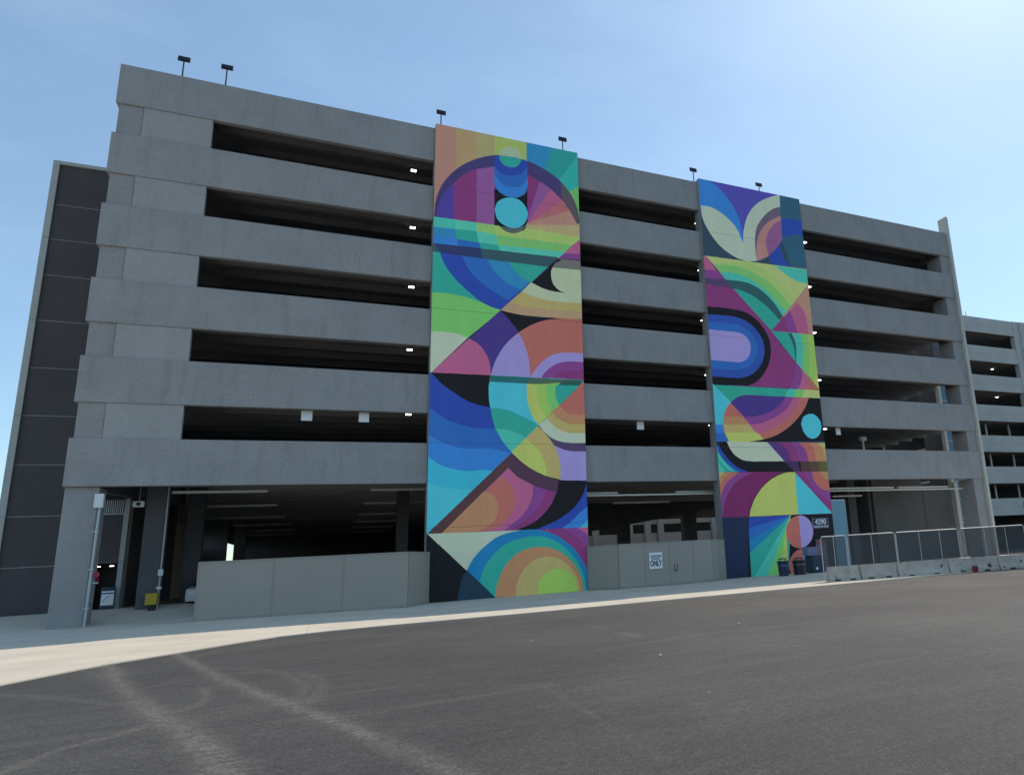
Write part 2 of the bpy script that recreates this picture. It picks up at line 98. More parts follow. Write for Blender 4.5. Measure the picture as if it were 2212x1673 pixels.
1|dp2|381 674 392 665 402 655 412 646 422 637 432 628 442 620 452 612 461 606 470 600 478 595 486 590 494 586 503 582 511 578 520 574 528 570 537 566 545 562 554 559 562 556 571 553 579 551 586 548 592 546 600 544 608 542 619 541 632 540 648 539 667 538 688 538 711 537 734 537 756 537 778 537 776 477 605 483 605 483 597 484 590 486 582 487 574 488 566 490 558 492 550 494 541 497 532 500 523 503 514 506 505 510 495 514 486 518 475 523 464 528 453 534 442 540 432 546 422 552 412 558 404 564 397 570 391 577 385 583 379 589 373 596 367 602 381 674
1|bk|616 540 778 537 770 269 363 284 605 484
1|b3|779 568 776 560 772 552 769 544 766 536 763 528 759 520 756 512 753 505 750 497 748 489 745 481 742 474 738 466 734 458 728 449 723 441 716 432 709 424 702 415 694 407 685 399 676 391 665 383 654 375 642 368 631 360 619 353 608 347 597 341 585 336 574 331 562 327 552 323 542 319 532 316 524 313 518 311 511 309 506 307 500 306 494 304 488 303 771 293
1|blu|775 422 773 420 771 418 769 417 768 415 765 413 762 411 758 407 753 403 747 398 740 392 732 386 724 380 717 374 710 369 705 364 699 359 694 354 690 349 684 345 679 340 674 336 668 331 661 327 654 322 648 318 641 314 634 310 627 305 771 303
1|cy2|772 347 770 346 769 346 767 345 765 344 763 342 760 341 756 338 752 334 747 330 742 325 736 320 730 314 725 309 719 304 771 303
1|mag|367 602 367 602 373 596 379 589 385 583 391 577 397 570 404 564 412 558 422 552 432 546 442 540 453 534 464 528 475 523 486 518 495 514 505 510 514 506 524 503 532 500 541 497 550 494 558 492 566 490 574 488 582 487 589 486 596 484 604 483 604 483 600 474 596 465 592 456 589 447 584 438 580 430 574 421 567 412 560 402 552 393 544 384 535 375 527 366 518 359 510 353 502 347 493 342 484 337 476 333 468 329 459 325 451 322 443 318 435 315 427 313 420 310 412 308 404 305 64 304
1|pm|367 602 367 602 373 596 379 589 385 583 391 577 397 570 404 564 412 558 421 552 432 546 442 540 453 534 464 528 475 523 486 518 495 514 505 510 514 506 524 503 533 500 542 496 551 493 551 493 547 482 544 472 540 462 536 451 532 441 527 431 522 422 514 412 507 403 498 394 489 386 480 377 470 369 460 361 449 352 438 344 426 336 414 329 402 321 390 313 378 305 64 304
1|pnk|367 602 367 602 373 596 379 589 385 583 391 577 397 571 404 564 412 558 422 552 432 546 442 541 453 535 464 529 476 523 486 517 486 517 486 511 486 504 486 498 485 491 485 484 484 478 483 471 481 464 479 456 477 449 475 441 472 433 469 426 465 418 460 410 455 402 450 394 443 386 437 378 429 370 421 362 412 354 401 346 390 338 379 330 367 322 356 313 345 305 64 304
1|sal|336 562 336 562 342 557 348 552 353 547 359 542 364 536 369 531 374 525 378 518 381 512 385 505 388 498 391 491 393 484 395 476 396 470 398 463 398 456 399 450 399 443 398 436 397 429 396 422 394 414 392 406 389 399 386 391 382 384 378 377 373 370 366 363 360 356 353 349 345 343 338 337 331 331 324 327 316 323 309 319 302 316 294 312 287 309 280 305 64 304
1|org|252 491 252 491 257 490 263 488 268 487 274 485 279 483 284 481 288 478 292 474 296 470 300 465 304 460 307 455 309 450 312 444 314 439 316 434 317 429 318 424 319 418 319 412 319 407 318 400 318 394 316 386 315 379 313 372 310 366 307 360 303 355 299 350 294 345 288 341 282 337 276 333 270 329 264 325 258 321 251 318 245 315 238 312 231 309 224 305 64 304
1|pale|3 304 488 304 557 305 554 135 305 5
1|bk|3 303 305 5 272 -36 -31 -21 -39 305
1|navt|139 -17 139 -14 139 -10 138 -7 138 -4 138 0 138 4 138 9 139 14 140 20 140 26 141 32 142 39 143 46 144 52 146 58 147 64 148 71 150 77 151 83 153 89 155 95 157 101 160 106 163 112 167 117 170 123 173 128 177 134 305 4 299 -39
1|mag|488 303 771 305 782 -21 654 130
1|pur|488 303 498 303 508 303 519 303 529 303 539 302 548 302 557 300 566 299 576 296 586 292 594 289 601 287 606 285 607 284 603 286 596 288 587 291 576 295 564 299 552 303 542 307
1|pm|632 305 771 305 782 147 768 176 763 183 759 189 756 196 752 202 747 208 743 215 738 221 732 228 726 234 720 241 714 248 707 254 700 261 692 267 685 273 676 278 668 284 659 289 650 294 641 299 632 305
1|pnk|704 305 771 305 780 244 770 254 766 258 763 261 760 265 756 269 753 272 749 276 744 280 739 283 734 287 728 290 722 294 716 298 710 301 704 305
1|blr|177 134 177 134 181 141 185 148 189 156 193 164 198 171 202 178 207 186 213 193 219 200 225 207 232 214 238 220 245 227 252 233 260 239 267 245 275 251 283 257 291 262 299 268 307 272 315 276 323 280 330 283 338 286 346 288 355 291 364 293 373 295 383 297 393 299 403 300 414 302 424 303 435 304 445 304 456 305 466 305 476 305 487 304 497 304 508 302 518 300 529 298 539 296 550 293 560 289 571 285 582 280 592 275 604 269 615 262 626 254 636 247 647 239 656 232 664 225 672 218 680 211 686 203 693 196 699 188 706 179 712 170 718 160 725 150 730 140 736 130 741 120 745 110 748 101 751 93 753 85 755 77 756 69 758 60 759 52 760 44 760 35 760 26 761 17 761 8 761 -1 761 -10 305 4
1|teal|235 81 235 86 239 95 242 104 245 114 248 123 252 132 256 142 262 151 268 161 275 171 283 181 292 191 300 200 308 209 317 216 324 223 332 229 340 234 348 239 356 243 364 247 373 251 382 254 392 258 402 261 413 263 423 266 434 268 444 269 455 270 465 272 475 272 486 273 496 273 507 272 517 271 528 269 538 267 549 264 560 260 570 256 581 252 591 247 601 241 610 234 620 227 629 220 638 212 647 204 655 196 663 188 671 180 678 172 686 163 692 155 699 146 705 136 710 127 716 116 721 106 725 95 729 84 733 74 736 63 738 53 740 43 740 32 741 22 741 12 742 2 743 -8 305 4
1|org|305 4 306 12 307 19 307 27 308 34 309 42 310 50 312 58 315 67 318 76 322 86 326 96 330 106 335 115 340 124 345 133 351 142 358 150 364 159 372 167 379 174 387 181 395 187 403 193 412 198 420 202 430 206 439 210 449 213 458 215 469 218 479 219 490 221 500 221 511 222 521 221 532 220 543 219 554 217 564 214 575 211 585 208 595 204 604 199 614 194 622 188 631 182 639 176 647 170 654 163 662 156 669 148 676 140 682 132 688 124 694 116 699 108 704 100 708 92 712 83 715 75 718 66 720 58 723 50 724 42 726 33 726 25 726 17 727 9 727 1 727 -7
1|tan|399 2 400 10 400 17 400 25 401 33 402 41 403 49 405 56 408 65 411 73 415 82 419 90 423 99 428 107 434 114 439 121 446 128 452 135 459 142 466 148 474 153 482 158 490 162 499 165 508 168 518 170 527 171 536 172 545 173 554 173 563 173 571 172 580 170 588 168 596 166 604 163 612 160 620 156 627 151 634 146 641 141 648 135 654 130 660 124 665 118 670 112 675 105 680 98 684 92 688 85 692 78 695 71 698 64 701 57 703 50 705 43 707 37 708 30 709 24 709 18 709 12 709 6 709 0 710 -6
1|yg|504 -3 505 5 505 13 505 20 506 28 506 36 508 43 510 50 512 56 515 62 518 69 522 74 526 80 530 85 534 90 539 94 544 98 550 101 556 104 562 106 568 109 574 111 580 112 586 113 593 114 599 114 606 114 612 114 618 113 624 111 630 109 636 107 642 104 648 101 653 98 658 94 663 90 668 85 672 80 677 75 681 70 684 64 687 57 690 49 692 41 693 32 694 23 695 13 696 4 697 -5
2|dk2|-251 2458 1055 2700 714 -300 -300 -300
2|vio|-4 2396 600 2405 580 2167 286 1989 -4 2129
2|blu|-23 2404 72 2387 72 2387 80 2383 89 2379 98 2375 107 2371 116 2367 124 2362 133 2356 142 2349 151 2341 161 2332 170 2322 179 2313 188 2303 196 2294 204 2284 212 2275 219 2265 226 2255 233 2245 239 2235 245 2225 250 2215 255 2205 259 2195 263 2185 267 2175 270 2164 273 2153 276 2141 278 2128 280 2115 282 2102 283 2089 285 2077 286 2065 286 2055 287 2045 287 2035 287 2026 287 2017 286 2008 286 1999 286 1999 282 2011 278 2024 273 2037 269 2050 264 2063 259 2075 253 2085 247 2095 241 2104 234 2112 227 2120 219 2127 211 2134 203 2141 195 2148 186 2154 177 2161 168 2167 158 2173 149 2178 139 2184 130 2188 121 2192 112 2196 103 2200 93 2202 84 2205 74 2207 64 2208 54 2208 44 2208 34 2207 24 2206 13 2205 3 2205 -38 2197
2|cream2|3 2205 4 2194 4 2184 5 2173 5 2162 6 2152 8 2141 9 2132 11 2123 14 2114 16 2106 19 2098 22 2090 26 2082 31 2073 36 2063 42 2053 48 2042 55 2031 63 2020 70 2010 78 2000 86 1990 94 1981 102 1973 111 1964 120 1956 130 1948 139 1941 150 1934 160 1927 172 1921 183 1915 195 1909 206 1904 216 1900 226 1896 237 1893 246 1890 256 1888 266 1887 274 1886 283 1884 291 1884 298 1883 305 1883 312 1883 318 1884 324 1884 331 1885 338 1886 344 1887 351 1889 358 1890 364 1892 371 1894 377 1895 377 1895 377 1906 376 1916 376 1927 375 1938 374 1949 374 1960 374 1971 374 1982 374 1994 375 2007 375 2019 376 2031 377 2043 379 2055 381 2066 383 2077 385 2088 388 2099 392 2109 396 2119 400 2130 405 2140 411 2150 418 2159 424 2169 431 2178 438 2187 446 2196 453 2205 461 2214 470 2222 478 2231 486 2238 494 2246 502 2252 509 2258 516 2264 523 2268 529 2273 536 2277 542 2281 549 2284 556 2288 563 2291 569 2293 576 2296 583 2298 590 2300 597 2303 597 2390 588 2386 580 2383 572 2380 564 2377 555 2374 546 2370 536 2366 524 2360 513 2354 500 2348 487 2341 475 2334 462 2327 451 2319 440 2311 429 2303 419 2294 408 2285 399 2276 389 2266 381 2257 372 2247 364 2237 357 2227 350 2216 344 2206 337 2194 331 2182 326 2170 320 2156 315 2142 310 2128 306 2114 302 2100 298 2086 295 2074 293 2061 292 2048 290 2036 289 2024 288 2011 286 1999 286 1999 282 2011 278 2024 273 2037 269 2050 264 2063 259 2075 253 2085 247 2095 241 2104 234 2112 227 2120 219 2127 211 2134 203 2141 195 2148 186 2154 177 2161 168 2167 158 2173 149 2178 139 2184 130 2188 121 2192 112 2196 103 2200 93 2202 84 2205 74 2207 64 2208 54 2208 44 2208 34 2207 24 2206 13 2205 3 2205
2|brg2|377 1895 377 1906 376 1916 376 1927 375 1938 374 1949 374 1960 374 1971 374 1982 374 1994 375 2007 375 2019 376 2031 377 2043 379 2055 381 2066 383 2077 385 2088 388 2099 392 2109 396 2119 400 2130 405 2140 411 2150 418 2159 424 2169 431 2178 438 2187 446 2196 453 2205 461 2214 470 2222 478 2231 486 2238 494 2246 502 2252 509 2258 516 2264 523 2268 529 2273 536 2277 542 2281 549 2284 556 2288 563 2291 569 2293 576 2296 583 2298 590 2300 597 2303 599 2240 599 2240 589 2234 578 2229 567 2223 556 2218 546 2212 536 2206 526 2200 516 2194 506 2188 497 2182 488 2175 479 2168 471 2161 463 2153 455 2145 448 2136 441 2127 435 2118 428 2108 423 2097 417 2087 412 2076 408 2065 403 2054 399 2043 396 2031 392 2018 389 2005 387 1992 384 1977 382 1962 381 1947 379 1932 378 1916 376 1901
2|sal4|600 2242 589 2237 578 2231 568 2226 557 2221 546 2216 536 2210 526 2204 516 2197 507 2191 497 2184 488 2177 480 2169 471 2162 463 2153 455 2145 448 2136 440 2127 434 2118 427 2108 421 2097 415 2087 410 2075 404 2063 400 2051 395 2038 392 2025 388 2012 385 1998 383 1984 381 1970 380 1954 380 1939 379 1924 379 1909 378 1894 378 1894 384 1897 391 1900 398 1902 405 1905 411 1908 418 1911 425 1915 431 1918 438 1922 444 1926 451 1930 457 1934 464 1938 470 1942 470 1942 468 1954 466 1968 464 1981 462 1994 460 2006 459 2018 459 2029 460 2039 461 2048 463 2057 465 2065 468 2074 471 2082 474 2090 479 2099 484 2108 489 2116 495 2125 501 2134 507 2142 513 2149 519 2155 524 2161 530 2167 536 2172 541 2176 547 2181 553 2185 559 2189 565 2193 571 2196 578 2200 584 2203 590 2206 596 2209
2|pml|596 2209 590 2206 584 2203 578 2200 571 2196 565 2193 559 2189 553 2185 547 2181 541 2176 536 2172 530 2167 524 2161 519 2155 513 2149 507 2142 501 2134 495 2125 489 2116 484 2108 479 2099 474 2090 471 2081 468 2072 465 2064 463 2055 461 2046 460 2037 459 2029 458 2021 459 2013 459 2006 460 1998 461 1991 462 1984 463 1978 464 1972 465 1967 466 1962 467 1957 468 1952 469 1947 470 1942 470 1942 477 1948 484 1954 490 1960 497 1967 504 1973 511 1980 518 1986 524 1994 531 2001 538 2009 545 2017 552 2025 558 2032 563 2039 568 2045 572 2050 575 2055 579 2059 582 2064 585 2068 589 2072
2|dt|600 2419 872 2458 800 1871 631 1894 585 2072
2|b3|595 2219 595 2219 603 2220 609 2222 616 2223 622 2224 631 2225 641 2226 654 2228 670 2228 689 2230 710 2230 732 2231 754 2232 777 2233 798 2234 793 2128 793 2128 783 2127 773 2127 763 2127 753 2127 744 2127 734 2126 725 2126 715 2125 706 2124 698 2124 689 2122 680 2121 672 2120 664 2118 655 2115 647 2113 639 2110 631 2106 623 2103 616 2099 610 2096 604 2092 599 2088 595 2084 591 2079 587 2075 584 2070 580 2065 577 2059 574 2052 571 2046 568 2039 566 2032 564 2026 563 2019 563 2014 563 2008 564 2003 566 1998 567 1993 569 1988 571 1982 573 1975 576 1968 578 1961 580 1954 584 1946 587 1939 592 1933 597 1926 603 1921 610 1915 617 1909 624 1904 631 1898 638 1893 493 1888 493 1888 490 1892 487 1896 484 1900 481 1904 479 1908 476 1912 474 1916 473 1919 472 1923 472 1927 471 1931 471 1934 470 1938 470 1942 470 1942 477 1948 484 1954 490 1960 497 1967 504 1973 511 1980 518 1986 524 1994 531 2001 538 2009 545 2017 552 2025 558 2032 563 2039 568 2045 572 2050 575 2055 579 2059 582 2064 585 2068 589 2072
2|bp2|470 1942 470 1942 477 1948 484 1954 490 1960 497 1967 504 1973 511 1980 518 1986 525 1994 532 2003 540 2012 547 2022 553 2029 559 2036 563 2039 566 2039 566 2037 566 2033 566 2028 565 2023 564 2017 564 2013 563 1993 565 1987 568 1981 571 1975 574 1969 576 1963 575 1956 572 1949 565 1941 555 1933 544 1924 531 1915 518 1906 505 1896 493 1888 493 1888 477 1910
2|b3|470 1942 477 1948 484 1954 490 1960 497 1967 504 1973 511 1980 518 1986 525 1994 532 2003 540 2012 547 2022 553 2029 559 2036 563 2039 565 2039 566 2037 566 2034 565 2029 564 2023 564 2018 564 2013 564 2009 565 2005 566 2001 567 1997 568 1992 570 1987 571 1982 573 1976 575 1969 578 1961 580 1954 584 1946 587 1939 592 1933 597 1926 603 1921 610 1915 617 1909 624 1904 631 1898 638 1893 493 1888
2|mag|-36 1876 802 1891 819 1422 -75 1342
2|pnk|-36 1876 15 1876 81 1791 -42 1786
2|pm|-42 1786 77 1790 139 1739 -46 1731
2|dpu|-46 1732 8 1734 139 1739 191 1688 8 1694 -49 1690
2|yg3|13 1877 802 1891 792 1804 753 1780 438 1445
2|ygo|13 1877 296 1880 296 1880 308 1878 319 1876 331 1874 342 1872 354 1870 366 1867 378 1864 390 1859 402 1855 415 1850 427 1845 440 1839 453 1832 465 1825 477 1817 490 1808 502 1798 514 1788 526 1777 538 1765 550 1754 563 1742 575 1728 588 1715 600 1701 612 1687 625 1673 637 1660 438 1445
2|ygo|13 1877 296 1880 296 1880 308 1878 319 1876 331 1874 342 1872 354 1870 366 1867 378 1864 390 1859 402 1855 415 1850 427 1845 440 1839 453 1832 465 1825 477 1817 490 1808 502 1798 514 1788 526 1777 538 1765 550 1754 563 1742 575 1728 588 1715 600 1701 612 1687 625 1673 637 1660 438 1445
2|grn3|61 1829 74 1830 88 1831 102 1832 115 1833 129 1834 143 1835 157 1835 172 1836 187 1836 203 1837 219 1838 235 1838 250 1837 265 1835 279 1832 292 1829 305 1824 318 1820 331 1815 344 1809 358 1804 372 1799 387 1793 402 1787 417 1781 432 1775 446 1768 458 1761 470 1753 481 1746 491 1737 501 1729 511 1720 520 1710 530 1701 540 1690 550 1679 560 1668 570 1656 580 1644 590 1632 600 1621 438 1445
2|tl2|103 1782 115 1783 127 1785 139 1786 150 1788 162 1789 174 1790 186 1790 199 1790 211 1789 224 1788 236 1787 249 1785 261 1783 273 1780 285 1777 296 1773 307 1769 318 1765 329 1759 340 1754 352 1747 366 1740 380 1732 395 1723 410 1713 424 1704 438 1694 451 1685 462 1675 472 1665 481 1654 489 1644 498 1634 506 1625 514 1617 522 1611 530 1606 538 1602 545 1599 553 1596 560 1592 568 1589 438 1445
2|dk3|139 1739 152 1740 165 1741 178 1742 191 1742 204 1743 217 1744 229 1744 241 1743 253 1743 265 1742 276 1741 287 1740 299 1738 310 1735 321 1732 333 1729 344 1724 356 1720 367 1714 378 1709 390 1702 401 1695 412 1687 423 1679 434 1670 446 1661 456 1650 467 1640 477 1628 487 1616 497 1602 506 1589 516 1575 525 1561 535 1548 438 1445
2|teal|190 1689 198 1688 207 1688 216 1687 224 1686 233 1685 242 1683 251 1682 260 1680 269 1677 279 1675 288 1672 298 1669 307 1666 317 1662 326 1658 335 1654 345 1649 354 1644 363 1638 373 1633 382 1627 391 1621 401 1614 410 1608 419 1601 428 1594 438 1586 447 1578 455 1570 464 1562 473 1553 481 1544 490 1535 498 1526 507 1517 438 1445
2|yg3|13 1877 94 1877 310 1880 310 1880 298 1878 286 1875 273 1873 261 1871 249 1868 238 1866 227 1864 216 1862 207 1860 198 1858 189 1856 180 1854 170 1853 158 1851 145 1849 131 1847 117 1846 101 1844 86 1842 70 1841 55 1839
2|tl2|502 1882 802 1887 790 1794 754 1791 754 1791 743 1791 732 1792 722 1792 711 1792 700 1793 690 1794 679 1796 668 1799 656 1802 644 1806 633 1810 622 1815 611 1820 601 1824 592 1829 584 1834 576 1839 569 1844 561 1849 554 1854 547 1859 540 1863 534 1866 527 1870 521 1873 514 1876 508 1879 502 1882
2|sal4|753 1776 866 1791 819 1422 761 1443 438 1444
2|or4|753 1776 869 1814 819 1422 770 1459 765 1473 761 1487 756 1501 752 1514 746 1528 741 1542 734 1557 725 1572 714 1589 702 1606 690 1622 680 1638 671 1652 666 1664 664 1672 665 1679 668 1684 673 1688 678 1692 682 1696 686 1700
2|pnk2|653 1649 659 1643 666 1637 672 1631 679 1625 685 1619 690 1612 695 1603 699 1594 703 1585 707 1574 710 1563 712 1552 714 1541 716 1530 717 1518 718 1507 718 1495 718 1484 717 1472 717 1460 717 1448 438 1444
2|pm|588 1588 592 1581 596 1573 600 1566 603 1558 607 1550 611 1542 614 1532 617 1521 620 1509 622 1496 625 1483 628 1470 630 1456 633 1443 438 1444
2|mag|541 1549 544 1542 547 1536 550 1529 553 1523 556 1516 558 1509 560 1501 562 1493 563 1485 563 1476 563 1467 564 1458 564 1449 564 1440 438 1444
2|yg|438 1444 892 1446 841 1056 756 1089
2|yg|438 1444 761 1445 892 1446 756 1089
2|yel|761 1443 761 1431 761 1420 761 1409 762 1397 762 1385 762 1372 761 1358 761 1342 760 1325 760 1307 759 1288 757 1269 756 1251 753 1234 750 1218 746 1202 741 1187 736 1172 731 1158 726 1143 722 1128 756 1089 841 1056 899 1497
2|grn3|438 1444 709 1444 709 1444 709 1431 709 1418 709 1405 709 1392 708 1380 708 1367 708 1354 707 1341 707 1328 706 1314 706 1301 705 1288 703 1274 702 1261 699 1247 696 1234 693 1220 690 1206 686 1192 682 1178 679 1165
2|tl2|438 1444 654 1444 654 1444 656 1435 657 1426 658 1418 659 1409 660 1400 661 1391 662 1381 662 1370 661 1359 661 1348 660 1336 659 1325 657 1312 656 1300 654 1288 651 1275 649 1262 646 1248 643 1235 640 1222 638 1208
2|dk3|438 1444 590 1442 590 1442 592 1435 595 1427 598 1420 602 1412 604 1404 607 1397 608 1388 610 1380 611 1372 611 1363 612 1355 612 1346 611 1337 611 1327 610 1317 609 1307 607 1296 605 1286 604 1275 602 1264 600 1253
2|teal|438 1444 561 1441 561 1441 565 1432 569 1422 574 1412 578 1402 582 1393 586 1383 589 1374 591 1366 593 1358 595 1351 596 1343 597 1336 598 1328 598 1320 599 1312 599 1303 598 1294 598 1286 597 1277 596 1268 596 1259
2|mag|-62 1578 260 1616 756 1089 0 1079 -25 1235
2|pm|599 1254 757 1087 532 1081 532 1081 536 1087 541 1092 545 1098 549 1104 553 1110 557 1117 560 1124 564 1132 568 1140 572 1149 576 1158 579 1167 582 1176 585 1186 588 1195 590 1205 592 1214 594 1224 596 1234 598 1244 599 1254
2|pnk|638 1210 757 1087 594 1083 594 1083 598 1089 602 1096 606 1102 610 1109 614 1115 618 1121 621 1128 624 1134 627 1140 629 1146 632 1153 634 1159 635 1165 637 1171 638 1177 638 1182 638 1188 638 1194 638 1199 638 1205 638 1210
2|sal|679 1165 757 1087 648 1086 648 1086 652 1092 655 1097 659 1102 662 1108 665 1114 668 1119 671 1125 673 1130 674 1136 675 1142 676 1147 677 1153 678 1159 679 1165
2|bk|-63 1561 7 1554 7 1554 22 1555 38 1555 53 1556 69 1557 84 1557 100 1557 116 1557 132 1557 148 1557 165 1556 182 1556 198 1555 214 1554 227 1552 240 1550 251 1547 261 1545 271 1542 280 1538 290 1534 299 1529 309 1524 318 1518 328 1512 337 1505 346 1498 354 1490 363 1481 371 1472 378 1462 386 1452 393 1440 400 1429 405 1418 410 1407 414 1396 417 1386 420 1375 421 1364 422 1352 423 1341 423 1330 422 1318 420 1306 418 1293 415 1281 412 1268 408 1256 404 1244 399 1233 393 1222 387 1211 380 1200 373 1190 366 1180 359 1170 351 1161 343 1152 334 1143 326 1135 317 1127 308 1120 300 1114 291 1108 282 1104 273 1100 264 1097 255 1094 246 1090 237 1087 6 1080 -37 1082
2|b3b|-67 1508 8 1505 8 1505 25 1506 42 1507 60 1508 77 1509 94 1510 110 1510 125 1511 139 1511 152 1510 164 1510 176 1509 187 1508 199 1507 210 1505 221 1502 232 1500 242 1496 252 1493 262 1489 272 1484 281 1479 290 1474 299 1467 307 1461 315 1454 323 1446 330 1438 337 1430 344 1422 350 1414 355 1405 360 1395 365 1386 369 1377 372 1368 374 1358 375 1349 376 1339 376 1330 376 1320 375 1311 373 1302 372 1293 370 1284 367 1275 364 1266 361 1258 357 1249 352 1241 347 1232 341 1224 335 1215 328 1207 321 1199 314 1191 306 1184 299 1178 291 1172 283 1166 275 1161 266 1157 258 1152 250 1148 241 1145 233 1142 224 1139 216 1136 207 1134 198 1133 189 1131 180 1130 171 1129 162 1129 152 1129 143 1129 134 1129 124 1128 7 1129 -58 1131
2|b2|-71 1461 8 1460 8 1460 24 1460 41 1461 58 1461 75 1462 91 1462 106 1463 121 1463 134 1463 146 1463 158 1464 169 1464 179 1464 190 1463 199 1462 209 1460 218 1458 226 1455 234 1452 242 1449 250 1445 257 1441 265 1436 273 1430 281 1424 288 1418 295 1412 301 1405 307 1398 312 1390 316 1382 320 1374 323 1365 325 1356 327 1348 328 1340 329 1332 329 1324 328 1316 327 1309 325 1301 322 1293 320 1285 316 1277 312 1269 307 1260 302 1252 296 1244 290 1236 284 1230 278 1224 272 1218 265 1213 258 1209 251 1204 243 1200 234 1197 225 1193 215 1190 204 1187 193 1184 182 1181 171 1179 161 1178 151 1176 142 1176 133 1176 124 1176 115 1176 106 1176 96 1176 8 1178 -55 1176
2|lil|-74 1411 7 1412 182 1413 182 1413 188 1412 195 1411 202 1410 208 1410 215 1409 221 1407 227 1405 233 1402 239 1399 245 1395 251 1390 256 1386 260 1381 264 1376 268 1371 271 1365 274 1360 276 1354 277 1348 278 1342 279 1335 279 1329 278 1322 277 1315 276 1308 274 1300 272 1294 270 1287 267 1281 264 1275 260 1270 256 1264 252 1259 248 1254 243 1250 237 1246 231 1242 225 1238 218 1235 211 1232 205 1230 198 1228 192 1226 185 1226 178 1225 172 1225 165 1226 159 1226 152 1226 4 1227 -51 1227
2|bk|-37 1082 845 1086 877 768 -63 746
2|teal|-37 1080 845 1084 838 1034 212 1031 212 1031 205 1029 197 1026 189 1024 182 1022 174 1020 166 1017 159 1014 152 1010 145 1006 138 1001 132 996 125 992 118 987 112 982 9 1078
2|teal2|15 1072 527 1073 494 1032 212 1031 212 1031 205 1029 197 1026 189 1024 182 1022 174 1020 166 1017 159 1014 152 1010 145 1006 138 1001 132 996 125 992 118 987 112 982
2|tl2|528 1083 584 1084 557 1033 495 1033
2|grn|584 1085 644 1084 621 1033 557 1033
2|yg3|644 1085 845 1086 838 1034 621 1033
2|cy|-34 1121 9 1078 112 982 112 982 106 976 101 971 96 966 90 960 86 954 81 948 76 942 73 936 69 928 66 921 63 913 61 906 58 898 56 891 55 885 54 879 53 873 53 867 52 861 52 855 51 849 -55 846
2|blu|-55 846 51 849 58 801 -59 798
2|b2|-59 798 57 801 85 749 -63 748
2|sal|112 982 112 982 118 987 125 992 132 996 138 1001 145 1006 152 1010 159 1014 166 1017 174 1020 182 1022 189 1024 197 1026 205 1029 212 1031 670 1032 664 1022 658 1012 653 1002 647 992 641 981 634 971 626 961 618 950 608 940 599 929 588 919 578 908 566 898 554 888 542 877 528 867 514 857 500 847 485 837 471 829 458 821 445 814 433 808 421 802 409 797 397 793 385 788 373 784 360 780 346 776 332 773 318 770 304 767 291 764 278 762 267 760 256 758 246 757 236 756 226 755 216 754 206 753 82 750 82 750 78 756 75 762 71 768 67 774 63 780 60 786 58 792 56 799 54 806 53 813 52 820 51 827 51 834 50 842 50 849 51 856 51 863 52 870 53 877 55 884 56 891 58 899 61 906 63 914 66 921 69 928 73 936 76 942 81 948 86 954 90 960 96 966 101 971 106 976 112 982
2|org|58 896 197 900 241 854 312 771 206 753 85 750 51 852
2|tan|50 849 242 855 312 771 206 753 85 750 55 803
2|yel|57 802 263 810 318 770 318 770 313 769 308 768 303 767 298 766 292 764 286 763 278 762 270 761 260 760 250 758 239 757 228 756 217 754 206 753 82 750
2|sal|670 1032 664 1022 658 1012 653 1002 647 992 641 981 634 971 626 961 618 950 608 940 599 929 588 919 578 908 566 898 554 888 542 877 528 867 514 857 500 847 485 837 471 829 458 821 445 814 433 808 421 802 409 797 397 793 385 788 373 784 360 780 346 776 332 773 318 770 304 767 291 764 278 762 267 760 256 758 246 757 236 756 226 755 216 754 206 753 318 770 111 976 212 1031
2|sal|111 976 318 770 359 779 373 785 387 790 401 796 415 801 430 807 444 813 458 821 472 829 486 838 500 847 515 857 529 867 542 877 554 888 566 898 578 908 588 919 599 929 608 940 618 950 626 961 634 971 641 981 647 992 653 1002 658 1012 664 1022 670 1032 212 1031
2|pnk2|111 976 269 804 269 804 283 807 296 810 310 814 323 817 337 820 350 824 364 829 378 835 392 841 407 847 422 854 436 862 450 870 464 878 478 888 492 898 505 908 519 919 532 930 544 941 555 952 565 963 573 974 581 986 588 997 595 1008 602 1020 610 1031 212 1031
2|pm|111 976 238 853 238 853 249 855 260 857 270 858 281 860 292 862 303 864 315 867 328 871 342 876 356 881 370 887 385 892 399 899 412 905 426 912 439 920 452 927 465 935 478 944 490 952 500 961 510 971 519 980 527 991 534 1001 542 1012 549 1022 557 1032 212 1031
2|pur|111 979 200 898 200 898 209 899 218 899 227 900 236 900 245 901 255 902 266 904 278 906 291 909 305 912 319 916 334 920 348 924 361 929 374 935 387 941 400 947 413 954 425 962 437 969 447 976 456 984 464 992 471 999 478 1007 484 1016 491 1024 498 1032 212 1031 212 1031 205 1029 197 1026 189 1024 182 1022 174 1020 166 1017 159 1014 152 1010 145 1006 138 1001 132 996 125 992 118 987 112 982
2|cy|592 866 594 872 597 879 600 886 602 893 605 899 609 905 613 910 618 915 624 919 631 922 638 925 645 928 652 930 658 932 664 933 671 933 677 934 683 933 689 932 695 931 701 928 706 925 712 921 718 916 723 911 728 905 733 900 736 894 739 889 740 883 742 877 742 871 742 865 742 859 742 853 741 847 739 840 737 834 735 828 732 822 729 816 726 811 722 806 717 801 712 797 707 793 701 789 696 786 690 784 684 782 678 780 672 780 666 779 659 780 653 781 647 783 641 785 635 788 629 792 624 797 618 802 613 808 609 814 605 820 602 827 600 834 598 842 596 850 594 858 592 866
2|bk|-30 750 870 758 846 581 -44 577
2|tl2|-33 719 4 722 4 722 8 717 12 711 15 706 19 700 23 695 27 689 32 682 36 675 41 668 46 660 52 652 58 644 64 636 70 629 78 622 86 614 94 607 102 600 111 594 120 586 128 580 -44 577
2|teal|-36 681 3 663 3 663 5 658 7 653 9 648 12 643 14 638 17 633 21 628 26 623 31 618 37 612 43 607 49 602 55 598 61 594 66 590 72 588 77 586 82 584 87 582 92 581 97 579 -44 577
